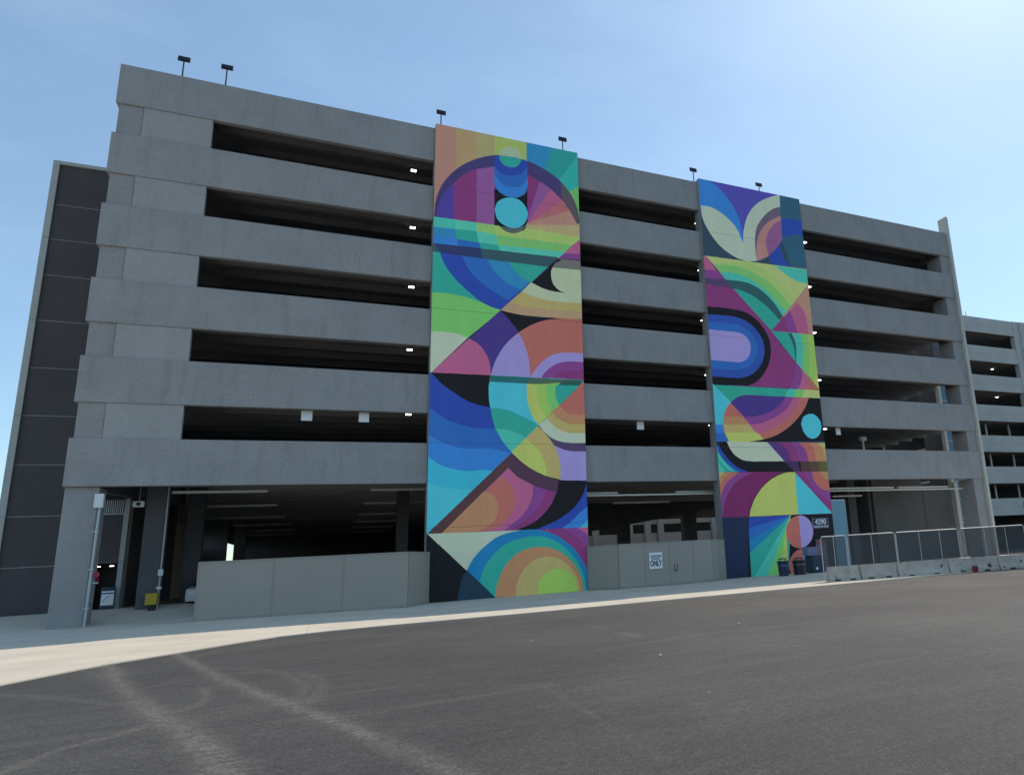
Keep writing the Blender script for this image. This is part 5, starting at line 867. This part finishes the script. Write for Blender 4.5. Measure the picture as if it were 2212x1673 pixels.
# things around the left corner
zf = float(G(-8, .2)) + .022
t = thing('conduit', 'grey vertical pipe on the corner column, white box at its top', 'pipe', (-7.9, .12, zf))
MB().tube([(-7.93, .14, zf), (-7.91, .14, 4.6)], .05, 10).build('pipe', M['galv'], t)
b = MB()
for z in (.8, 2.2, 3.6): b.box(-8.02, -7.84, .08, .215, z, z + .05)
b.build('bracket', M['galv'], t)
MB().cbox(-8.08, -7.80, .0, .20, 4.52, 5.05, .015).build('junction_box', M['white'], t)
q = (-7.80, .30, 2.02)
t = thing('fire_valve', 'red fire hose valve beside the corner column pipe', 'valve', q)
MB().tube([(q[0], q[1] + .25, q[2] - .25), (q[0], q[1] + .1, q[2] - .1), (q[0], q[1] - .05, q[2])], .055).build('body', M['red'], t)
b = MB(); b.tube([(q[0] + .0, q[1] - .05, q[2]), (q[0] + .02, q[1] - .12, q[2] + .01)], .11, 12); b.build('wheel', M['red'], t)
MB().box(-7.97, -7.7, .215, .3, 1.7, 1.75).build('bracket', M['galv'], t)
# hanging loudspeaker-like camera box
t = thing('hanging_camera', 'white rectangular camera box with a round dark lens hung under the left bay ceiling', 'camera', (-7.1, 2, 4.8))
MB().cbox(-7.26, -6.89, 1.9, 2.1, 4.69, 4.93, .02).build('case', M['white'], t)
MB().tube([(-7.07, 1.9, 4.81), (-7.07, 1.87, 4.81)], .08, 16).build('lens', M['lampdark'], t)
MB().tube([(-7.07, 2, 4.93), (-7.07, 2, 6.38)], .012, 6).build('hanger', M['galv'], t)
# yellow box and pipes on the inner column
t = thing('yellow_guard', 'yellow protective box low on the inner column behind the corner', 'guard', (-6.4, 2.9, .6))
MB().cbox(-6.62, -6.22, 2.50, 2.86, .74, 1.2, .02).build('box', M['yellow'], t)
MB().box(-6.5, -6.28, 2.55, 2.84, .5, .74).build('stand', M['black'], t)
t = thing('riser_pipe', 'thin grey riser pipe on the right side of the inner column', 'pipe', (-6.05, 2.95, .6))
MB().tube([(-6.26, 2.94, .6), (-6.26, 2.94, 6.2)], .035).build('pipe', M['galv'], t)
for z0, z1 in ((1.9, 2.15), (1.35, 1.45)): MB().box(-6.34, -6.17, 2.88, 3.0, z0, z1).build('gauge', M['white'], t)
# notice board
t = thing('notice_board', 'white and blue notice board standing in the dark tower entrance', 'sign', (-8.2, 4.2, .62))
MB().box(-8.46, -7.96, 4.2, 4.24, .62, 1.56).build('board', M['navysign'], t)
MB().box(-8.42, -8.0, 4.19, 4.2, .82, 1.28).build('poster', M['whitesign'], t)
MB().box(-8.42, -8.0, 4.19, 4.2, 1.33, 1.40).build('header', M['whitesign'], t)
b = MB(); b.tube([(-8.35, 4.185, .95), (-8.25, 4.185, 1.15), (-8.12, 4.185, 1.2)], .012, 5); b.build('drawing', M['plastic_blue'], t)

# ------------------------------------------------------------------ tan screen fences
def screen(name, label, pts, h, panels, gates=None):
    t = thing(name, label, 'fence', (pts[0][0], pts[0][1], 0))
    for (p0, p1) in zip(pts[:-1], pts[1:]):
        L = math.hypot(p1[0] - p0[0], p1[1] - p0[1]); n = max(1, int(round(L / panels)))
        for i in range(n):
            a = [p0[j] + (p1[j] - p0[j]) * (i / n) for j in (0, 1)]; c = [p0[j] + (p1[j] - p0[j]) * ((i + 1) / n) for j in (0, 1)]
            d = [(c[j] - a[j]) / (L / n) for j in (0, 1)]
            a2 = [a[j] + d[j] * .003 for j in (0, 1)]; c2 = [c[j] - d[j] * .003 for j in (0, 1)]
            za, zc_ = float(G(*a)) + .022, float(G(*c)) + .022
            b = MB(); b.obox(a2, c2, .03, min(za, zc_) + .03, h); b.build('panel', M['screen'], t)
            b = MB(); b.obox(a2, c2, .045, h - .05, h + .01)
            b.obox(a2, c2, .042, min(za, zc_) + .02, min(za, zc_) + .10)
            b.obox(a, [a[j] + d[j] * .05 for j in (0, 1)], .04, min(za, zc_) + .02, h - .058)
            b.build('frame', M['screen_trim'], t)
    return t
screen('screen_fence', 'long tan painted screen fence in front of the left ground floor bay', [(-4.20, -2.75), (2.95, -2.75), (4.05, -.25)], 2.22, 2.5)
fr = screen('screen_fence', 'tan painted screen fence with double gate and white sign between the mural walls', [(11.45, -.25), (12.45, -1.85), (16.45, -1.85), (17.6, -1.75), (19.2, -.25)], 2.10, 1.33)
# gate handles
b = MB()
b.tube([(15.35, -1.93, .78), (15.35, -1.98, .78), (15.35, -1.98, 1.0), (15.35, -1.93, 1.0)], .014, 6); b.tube([(15.50, -1.93, .78), (15.50, -1.98, .78), (15.50, -1.98, 1.0), (15.50, -1.93, 1.0)], .014, 6)
b.cbox(15.38, 15.47, -1.98, -1.93, .66, .74, .008)
b.build('handle', M['lampdark'], fr)
t = thing('gate_sign', 'white construction personnel only sign on the tan gate', 'sign', (14.6, -1.94, 1.2))
sx0, sx1, sz0, sz1 = 14.02, 14.72, .84, 1.62
b = MB(); b.cbox(sx0, sx1, -1.925, -1.905, sz0, sz1, .008); b.build('board', M['whitesign'], t)
text('lettering', 'CONSTRUCTION', .12, ((sx0 + sx1) / 2, -1.93, 1.44), M['ink'], t, .60, bold=.004)
text('lettering', 'PERSONNEL', .10, ((sx0 + sx1) / 2, -1.93, 1.32), M['ink'], t, .46, bold=.003)
text('lettering', 'ONLY', .38, ((sx0 + sx1) / 2, -1.93, 1.09), M['ink'], t, .62, bold=.012)
# address sign
t = thing('address_sign', 'navy sign reading 4290 Garden City Drive on the second mural wall', 'sign', (25.8, -.2, 2.45))
b = MB(); b.cbox(25.24, 26.42, -.245, -.207, 2.46, 3.05, .01); b.build('board', M['greysign'], t)
MB().box(25.30, 26.36, -.252, -.247, 2.64, 3.0).build('face', M['navysign'], t)
text('lettering', '4290', .42, (25.83, -.256, 2.82), M['whitesign'], t, .80, bold=.008)
text('lettering', 'GARDEN CITY DRIVE', .12, (25.83, -.249, 2.55), M['whitesign'], t, 1.02, bold=.002)
# faded red notice
t = thing('notice_sign', 'faded red and grey printed notice leaning on the black foot of the second mural wall', 'sign', (25.5, -.3, 0))
b = MB(); b.box(25.28, 26.0, -.34, -.30, .05, 1.82); b.build('board', M['greysign'], t)
MB().box(25.28, 26.0, -.345, -.342, 1.52, 1.82).build('header', M['redink'], t)
text('lettering', 'EXC', .24, (25.64, -.35, 1.66), M['greysign'], t, .5)
b = MB()
for i in range(7): b.box(25.34, 25.34 + .3 + .25 * ((i * 37) % 10) / 10, -.345, -.342, 1.42 - i * .17, 1.46 - i * .17)
b.build('print', M['redink'], t)
# tall blue-grey panel right of the second mural wall
t = thing('tall_panel', 'tall pale blue panel with thin white edge standing right of the second mural wall', 'panel', (27.3, 0, 0))
MB().box(26.86, 27.94, -.02, .06, .05, 4.04).build('sheet', M['bluepanel'], t)
b = MB(); b.box(26.83, 27.97, -.04, .08, 4.045, 4.12); b.box(27.945, 27.98, -.04, .08, .05, 4.04); b.build('edge', M['galv'], t)

# ------------------------------------------------------------------ bins
def bin_(x, y, r_, h, mat, label):
    t = thing('litter_bin', label, 'bin', (x, y, .02), 'litter bins at the foot of the second mural wall')
    b = MB(); b.lathe([(r_ * .82, .02), (r_ * .86, .05), (r_ * .93, h * .55), (r_ * .97, h * .80)], x, y); b.build('body', M[mat], t, smooth=False)
    b = MB(); b.lathe([(r_ * .975, h * .62), (r_ * .99, h * .62), (r_ * .99, h * .66), (r_ * .975, h * .66)], x, y); b.build('band', M['binband'], t)
    b = MB(); b.lathe([(r_ * 1.0, h * .80), (r_ * 1.12, h * .83), (r_ * 1.12, h * .88), (r_ * .9, h * .90)], x, y); b.build('rim', M[mat], t)
    b = MB()
    for k in range(4):
        a = k * math.pi / 2 + .5; b.tube([(x + r_ * .8 * math.cos(a), y + r_ * .8 * math.sin(a), h * .88), (x + r_ * .7 * math.cos(a), y + r_ * .7 * math.sin(a), h * 1.02)], .018, 6)
    b.lathe([(r_ * .78, h * 1.0), (r_ * .78, h * 1.04), (r_ * .3, h * 1.07)], x, y); b.build('lid', M[mat], t)
bin_(21.48, -2.4, .30, .88, 'bin', 'round navy litter bin with a pale band, left one of the pair')
bin_(22.50, -2.4, .36, .86, 'bin2', 'wider dark maroon-black litter bin right of the navy bin')
t = thing('storage_box', 'dark storage box with a pale lilac crate on top, right of the litter bins', 'box', (24.4, -1.6, .02))
MB().cbox(23.75, 24.6, -1.9, -1.2, .03, .95, .03).build('box', M['bin'], t)
MB().cbox(23.6, 24.25, -1.75, -1.25, .955, 1.42, .02).build('crate', M['lilacbox'], t)
MB().cbox(23.95, 24.1, -1.925, -1.9, .2, .32, .005).build('plate', M['whitesign'], t)

# ------------------------------------------------------------------ concrete barriers and fence panels
def fl(x): return -10.45 - .30 * (x - 17.8)          # line of the barriers
dirv = Vector((1, -.30)).normalized()
bar_x = [(18.10, 19.35), (19.42, 20.9), (20.97, 23.1), (23.17, 25.3), (25.37, 27.5), (27.57, 29.7), (29.77, 31.9)]
ORDL = ['first', 'second', 'third', 'fourth', 'fifth', 'sixth', 'seventh']
for i, (x0, x1) in enumerate(bar_x):
    t = thing('concrete_barrier', '%s stained concrete barrier from the left under the wire fence' % ORDL[i], 'barrier', (x0, fl(x0), 0), 'stained concrete barriers under the wire fence')
    b = MB(); prof = [(-.20, 0), (-.20, .10), (-.12, .26), (-.085, .57), (.085, .57), (.12, .26), (.20, .10), (.20, 0)]
    a = Vector((x0, fl(x0))); c = Vector((x1, fl(x1))); n_ = Vector((-dirv.y, dirv.x))
    z0 = .022 if i < 2 else .005
    A_ = [(*(a + n_ * p), z0 + z) for p, z in prof]; C_ = [(*(c + n_ * p), z0 + z) for p, z in prof]
    b.poly(A_); b.poly(C_[::-1])
    for j in range(len(prof)): k = (j + 1) % len(prof); b.quad(A_[j], C_[j], C_[k], A_[k])
    o = b.build('body', M['barrier'], t); md = o.modifiers.new('b', 'BEVEL'); md.width = .012; md.segments = 2
    for f_ in (.25, .75):
        p = a + (c - a) * f_ - n_ * .155; b = MB(); b.obox(p - dirv * .12, p + dirv * .12, .06, z0, z0 + .06); b.build('slot', M['black'], t)
fp_x = [(17.95, 18.98), (19.05, 21.05), (21.10, 23.80), (23.90, 26.80), (26.90, 29.80), (29.9, 32.8)]
for i, (x0, x1) in enumerate(fp_x):
    t = thing('fence_panel', '%s wire mesh fence panel from the left, white rail, on the concrete barriers' % ORDL[i], 'fence', (x0, fl(x0), .5), 'wire mesh fence panels on the concrete barriers')
    z0, z1 = .59, 1.79; r_ = .07
    def pt(s_, z): p = Vector((x0, fl(x0))) + (Vector((x1, fl(x1))) - Vector((x0, fl(x0)))) * s_; return (p.x, p.y, z)
    L = math.hypot(x1 - x0, fl(x1) - fl(x0)); e = r_ / L
    b = MB(); b.tube([pt(0, .08 if i == 0 else z0), pt(0, z1 - r_), pt(e * .3, z1 - r_ * .3), pt(e, z1), pt(1 - e, z1), pt(1 - e * .3, z1 - r_ * .3), pt(1, z1 - r_), pt(1, z0)], .022, 8)
    b.build('rail', M['pipe_rail'], t)
    b = MB()
    for s_ in ([.5] if L < 2.2 else [.37, .70]): b.tube([pt(s_, z0), pt(s_, z1)], .018, 6)
    b.build('post', M['pipe_rail'], t)
    b = MB(); w = .0068; H = z1 - z0; step = .044; n_w = int((L + H) / step)
    def strip(p, q_):
        p, q_ = Vector(p), Vector(q_); d = (q_ - p).normalized(); s1 = Vector((-dirv.y, dirv.x, 0)) * w; s2 = d.cross(s1).normalized() * w
        n0 = len(b.v)
        for c_ in (p, q_):
            b.v += [tuple(c_ + s1), tuple(c_ + s2 * .9 - s1 * .5), tuple(c_ - s2 * .9 - s1 * .5)]
        for j in range(3): b.f.append((n0 + j, n0 + (j + 1) % 3, n0 + 3 + (j + 1) % 3, n0 + 3 + j)); b.m.append(0)
    for k in range(n_w):
        u = k * step
        u0, h0 = (u, 0) if u <= L else (L, u - L); u1, h1 = (0, u) if u <= H else (u - H, H)
        strip(pt(u0 / L, z0 + h0), pt(u1 / L, z0 + h1)); strip(pt(1 - u0 / L, z0 + h0), pt(1 - u1 / L, z0 + h1))
    b.build('mesh', M['wire'], t)
# traffic cone and debris
x, y = 24.0, fl(24.0) - .42
t = thing('bucket', 'small squat red bucket of rubble against the foot of the concrete barriers', 'bucket', (x, y, 0))
MB().lathe([(.10, .008), (.13, .20), (.14, .205), (.14, .22), (.115, .215), (.105, .17)], x, y, 18).build('body', M['red'], t)
b = MB()
for k in range(7): a = k * 2.4; b.cbox(x + .06 * math.cos(a) - .03, x + .06 * math.cos(a) + .03, y + .05 * math.sin(a) - .03, y + .05 * math.sin(a) + .03, .17, .25 + .02 * (k % 3), .008)
b.build('rubble', M['b2soffit'], t)

# ------------------------------------------------------------------ glazed stair tower at the right end
t = thing('glazed_stair_tower', 'dark stair tower with blue glazing seen through the right end of the garage', 'tower', (47, 7, 0))
MB().box(45.02, 47.3, 7.12, 9.5, 0, 21.5).build('core', M['dark'], t)
MB().box(46.7, 47.25, 7.0, 7.11, 0, 21.5).build('wall', M['tower'], t)
MB().box(45.05, 46.68, 7.04, 7.10, 0, 14.2).build('glazing', M['glass'], t)
b = MB()
for z in [1.3, 2.6, 2.9, 4.4, 5.9, 7.7, 9.2, 11, 12.6, 14.1]: b.box(45.1, 46.68, 6.98, 7.03, z, z + .05)
for x in (45.75, 46.3): b.box(x, x + .04, 6.975, 7.035, 0, 14.2)
b.build('mullion', M['mullion'], t)
MB().box(44.75, 45.05, 6.95, 7.3, 0, 14.3).build('edge_column', M['trim'], t)
t2 = MB().box(42.55, 42.9, 4.7, 5.05, 0, 5.6).build('support_post', M['trim']); tag(t2, 'pale square post beside the glazed stair at the right end of the ground floor', 'post')

# ------------------------------------------------------------------ second garage far right
g2 = thing('parking_garage', 'lower pale grey blockwork parking garage beyond the right end of the first one', 'parking garage', (62, 16, 0))
Y2 = 16.0; tops = [24.7 - 3.27 * k for k in range(7)]
for k, zt in enumerate(tops):
    h = 1.72
    b = MB(); 
    b.box(54, 67.45, Y2, Y2 + .25, zt - h, zt - .86); b.box(54, 67.45, Y2, Y2 + .25, zt - .85, zt)
    b.build('spandrel', M['b2'], g2)
    MB().box(54, 110, Y2 + .32, Y2 + 16, zt - h + .35, zt - h + .6).build('deck', M['soffit'], g2)
    MB().box(54, 67.4, Y2 + .9, Y2 + 1.3, zt - h - .02, zt - h + .34).build('edge_beam', M['b2soffit'], g2)
MB().box(67.46, 68.4, Y2 - .05, Y2 + .5, 0, 24.72).build('pier', M['b2'], g2)
b = MB()
for k, zt in enumerate(tops): b.box(68.41, 78, Y2 - .22, Y2 + .3, zt - 3.25 if k < 6 else 0, zt - .02)
b.build('wall_panel', M['b2'], g2)
MB().box(54, 110, Y2 + 10, Y2 + 10.3, 0, 24).build('rear_wall', M['dark'], g2)
b = MB()
for k in (3, 4, 5):
    zt = tops[k]
    for x in (59.3, 62.6, 66.2): b.box(x, x + .14, Y2 + 1.6, Y2 + 1.75, zt - 3.3, zt - 1.7)
for k in (1, 2):
    b.box(59.0, 59.07, Y2 + 1.6, Y2 + 1.67, tops[k] - 3.3, tops[k] - 1.7)
b.build('post', M['white'], g2)
MB().box(64.5, 66.4, Y2 - .05, Y2 - .003, tops[6] - .95, tops[6] - .45).build('wall_sign', M['navysign'], g2)
text('lettering', 'Clearance', .34, (65.45, Y2 - .06, tops[6] - .70), M['greysign'], g2, 1.3)
for k, (x, z) in enumerate([(57.48, 20.24), (57.44, 17.35), (57.46, 14.52)]):
    q = along((x, 11.5, z), Y2 + 3.2)
    led(q.x, q.y, q.z, tops[k] - 1.37, 'led', 'lit ceiling light in the %s storey of the farther pale garage' % FL[k], 'lit ceiling lights in the farther garage')
q = along((54.93, 11.5, 22.68), Y2 + 2)
o = MB().tube([(q.x, q.y, 24), (q.x - .02, q.y, 26.1)], .04).build('antenna', M['galv']); tag(o, 'thin antenna mast on the roof of the farther pale garage', 'antenna')
q = along((62.95, 11.5, 22.69), Y2 + 3)
t = thing('rooftop_lamp', 'rooftop lamp with two spread arms on the farther pale garage', 'street lamp', (q.x, q.y, 23.6))
MB().tube([(q.x, q.y, 23.6), (q.x, q.y, 25.7)], .07).build('pole', M['lampdark'], t)
b = MB(); b.box(q.x - 1.1, q.x - .1, q.y - .2, q.y + .2, 25.5, 25.6); b.box(q.x + .1, q.x + 1.1, q.y - .2, q.y + .2, 25.6, 25.7); b.build('lamp_head', M['lampdark'], t)

# ------------------------------------------------------------------ building and trees behind, seen through the ground floor
bk = thing('rear_building', 'grey concrete building seen through the middle ground floor bay', 'building', (35, 44, 0))
for z0, z1 in ((5.25, 6.9), (2.4, 4.2), (8.5, 10.2)):
    MB().box(26.5, 60, 44, 44.4, z0, z1).build('spandrel', M['b2'], bk)
for x in (27, 31.2, 33.5, 35.2, 39, 42.5, 47, 52, 57): MB().box(x, x + .7, 43.6, 43.98, 0, 10.3).build('column', M['b2'], bk)
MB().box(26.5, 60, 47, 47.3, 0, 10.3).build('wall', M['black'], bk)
def tree(x, y, h, seed, label):
    r_ = random.Random(seed); t = thing('tree', label, 'tree', (x, y, 0), 'trees beyond the garage')
    b = MB(); b.tube([(x, y, 0), (x + .1, y, h * .3), (x, y + .1, h * .6)], [.25, .18, .08], 8)
    for k in range(7):
        a = r_.random() * 6.28; z = h * (.3 + .05 * k); b.tube([(x, y, z), (x + math.cos(a) * h * .2, y + math.sin(a) * h * .2, z + h * .15)], [.07, .02], 5)
    b.build('trunk', M['bark'], t)
    b = MB()
    cl = [(r_.gauss(0, h * .17), r_.gauss(0, h * .17), h * (.45 + r_.random() * .5), h * (.07 + r_.random() * .08)) for _ in range(26)]
    for cx, cy, cz, cr_ in cl:
        for _ in range(75):
            d = Vector((r_.gauss(0, 1), r_.gauss(0, 1), r_.gauss(0, 1))).normalized() * cr_ * (r_.random() ** .4)
            p = Vector((x + cx, y + cy, cz)) + d; u = Vector((r_.gauss(0, 1), r_.gauss(0, 1), r_.gauss(0, 1))).normalized() * .16; w = u.orthogonal().normalized() * .10
            b.quad(tuple(p - u), tuple(p + w), tuple(p + u), tuple(p - w))
    b.build('crown', M['leaf'], t)
tree(-12.6, 52, 8, 3, 'green tree seen through the slit at the back of the left bay')
tree(33, 60, 7, 5, 'small green tree between the columns at the back of the middle bay')
tree(41, 64, 6, 6, 'farther small green tree low at the back of the middle bay')

# ------------------------------------------------------------------ cars
def car(cx, cy, z, paint, label, ang=0.0):
    t = thing('parked_car', label, 'car', (cx, cy, z))
    t.rotation_euler = (0, 0, 0)
    Mx = Matrix.Translation((cx, cy, z)) @ Matrix.Rotation(ang, 4, 'Z')
    def put(b, *a, **k):
        b.v = [tuple(Mx @ Vector(v)) for v in b.v]; return b.build(*a, **k)
    side = [(-2.2, .35), (-2.25, .62), (-2.1, .88), (-1.1, .98), (1.55, 1.0), (2.15, .92), (2.25, .6), (2.2, .35)]
    b = MB(); n = len(side)
    ys = [(-.86, .0), (-.88, 1.0), (.88, 1.0), (.86, 0)]
    Lp = [(x, -.86 + (.03 if zz > .9 else 0), zz) for x, zz in side]; Rp = [(x, .86 - (.03 if zz > .9 else 0), zz) for x, zz in side]
    b.poly(Lp); b.poly(Rp[::-1])
    for i in range(n): j = (i + 1) % n; b.quad(Lp[j], Lp[i], Rp[i], Rp[j])
    roof = [(-.95, .97), (-.35, 1.40), (.0, 1.46), (.85, 1.45), (1.3, 1.34), (1.75, 1.0)]
    Lr = [(x, -.82 + (zz - .97) * .42, zz) for x, zz in roof]; Rr = [(x, .82 - (zz - .97) * .42, zz) for x, zz in roof]
    b.mat(0)
    for i in range(1, len(roof) - 2): b.quad(Lr[i + 1], Lr[i], Rr[i], Rr[i + 1])
    o = put(b, 'body', M[paint], t); md = o.modifiers.new('b', 'BEVEL'); md.width = .05; md.segments = 3
    g = MB(); g.poly(Lr); g.poly(Rr[::-1]); g.quad(Lr[1], Lr[0], Rr[0], Rr[1]); g.quad(Lr[-1], Lr[-2], Rr[-2], Rr[-1]); put(g, 'window', M['carglass'], t)
    for sx in (-1.38, 1.38):
        for sy in (-1, 1):
            w = MB(); w.tube([(sx, sy * .70, .32), (sx, sy * .89, .32)], .32, 20); wh = put(w, 'wheel', M['tyre'], t)
            w = MB(); w.tube([(sx, sy * .86, .32), (sx, sy * .895, .32)], .2, 12); put(w, 'rim', M['chrome'], wh)
            wh2 = None
    for sy in (-1, 1):
        h = MB(); h.cbox(-2.27, -2.12, sy * .62 - .16, sy * .62 + .16, .62, .76, .02); put(h, 'headlight', M['headlamp'], t)
        h = MB(); h.cbox(2.14, 2.27, sy * .66 - .14, sy * .66 + .14, .66, .84, .02); put(h, 'tail_light', M['taillamp'], t)
car(-4.72, 7.0, float(G(-4.72, 7)) + .022, 'whitecar', 'white car mostly hidden behind the left end of the long tan fence', R(90))
car(15.8, 2.6, SB[3] + .8, 'darkcar', 'dark car roof showing above the parapet of the third storey band between the murals', 0)
car(14.9, 3.9, 6.55, 'darkcar', 'dark car whose roof line shows above the lowest parapet between the murals', 0)

# ------------------------------------------------------------------ small pale pebbles on the asphalt
for i, (x, y) in enumerate([(-2.9, -21.9), (-2.83, -21.93), (-1.75, -26.9), (1.55, -24.6), (3.5, -20.4), (4.4, -24.3), (3.6, -27.3), (1.2, -22.0), (7.4, -21.5)]):
    b = MB(); r_ = .016 + .006 * (i % 3); n = 7
    b.lathe([(r_ * .6, 0), (r_, r_ * .5), (r_ * .7, r_ * .95), (r_ * .2, r_ * 1.1)], x, y, n)
    o = b.build('pebble', M['white']); tag(o, 'small pale pebble on the dark asphalt', 'stone', 'pale pebbles scattered on the asphalt')
    o.data.materials[0] = M['trim']

# ------------------------------------------------------------------ camera
cam = bpy.data.cameras.new('Camera'); co = bpy.data.objects.new('Camera', cam); COL.objects.link(co)
yaw, pitch, roll = R(27.3281), R(12.9234), R(-3.5444)
f = Vector((math.sin(yaw) * math.cos(pitch), math.cos(yaw) * math.cos(pitch), math.sin(pitch)))
r0 = Vector((math.cos(yaw), -math.sin(yaw), 0)); u0 = r0.cross(f)
r1 = r0 * math.cos(roll) + u0 * math.sin(roll); u1 = -r0 * math.sin(roll) + u0 * math.cos(roll)
co.matrix_world = Matrix(((r1.x, u1.x, -f.x, CAM.x), (r1.y, u1.y, -f.y, CAM.y), (r1.z, u1.z, -f.z, CAM.z), (0, 0, 0, 1)))
cam.sensor_fit = 'HORIZONTAL'; cam.sensor_width = 36; cam.lens = 36 * 1608.76 / 2352
cam.shift_x = (1176 - 1578.99) / 2352; cam.shift_y = (903.37 - 889.5) / 2352
cam.clip_start = .1; cam.clip_end = 3000
SC.camera = co

# ------------------------------------------------------------------ light
AZ, EL = R(60), R(50)                                  # azimuth from +y towards +x
sd = Vector((math.sin(AZ) * math.cos(EL), math.cos(AZ) * math.cos(EL), math.sin(EL)))
sun = bpy.data.lights.new('Sun', 'SUN'); sun.energy = SUN; sun.angle = R(0.53); sun.color = (1, .875, .72)
so = bpy.data.objects.new('Sun', sun); COL.objects.link(so)
so.rotation_euler = sd.to_track_quat('Z', 'Y').to_euler()
w = bpy.data.worlds.new('World'); SC.world = w; w.use_nodes = True
nt = w.node_tree; bg = nt.nodes['Background']
sky = nt.nodes.new('ShaderNodeTexSky'); sky.sky_type = 'NISHITA'; sky.sun_disc = False
sky.sun_elevation = EL; sky.sun_rotation = AZ; sky.altitude = 50; sky.air_density = 1.0; sky.dust_density = DUST; sky.ozone_density = OZ
tc = nt.nodes.new('ShaderNodeTexCoord')
cl = noise(nt, mapping(nt, tc.outputs['Generated'], (1.2, 1.2, 3.5)), 2.1, 6, 0.6, 0.48, 0.80)
mu = N(nt, 'ShaderNodeMath', operation='MULTIPLY'); nt.links.new(cl, mu.inputs[0]); mu.inputs[1].default_value = 0.10
tint = mixc(nt, sky.outputs[0], (0.885, 0.995, 1.0), 1.0, 'MULTIPLY')   # cyan-leaning camera white balance
tint = mixc(nt, tint, (3.6, 5.0, 5.9), 0.16)                                # thin summer haze
c = mixc(nt, tint, (6.4, 8.2, 9.4), mu.outputs[0])
nt.links.new(c, bg.inputs['Color']); bg.inputs['Strength'].default_value = SKY
SC.view_settings.view_transform = 'Standard'; SC.view_settings.look = 'None'; SC.view_settings.exposure = EXPO; SC.view_settings.gamma = 1
SC.render.engine = 'CYCLES'
SC.cycles.max_bounces = 6; SC.cycles.diffuse_bounces = 4
SC.cycles.use_denoising = True
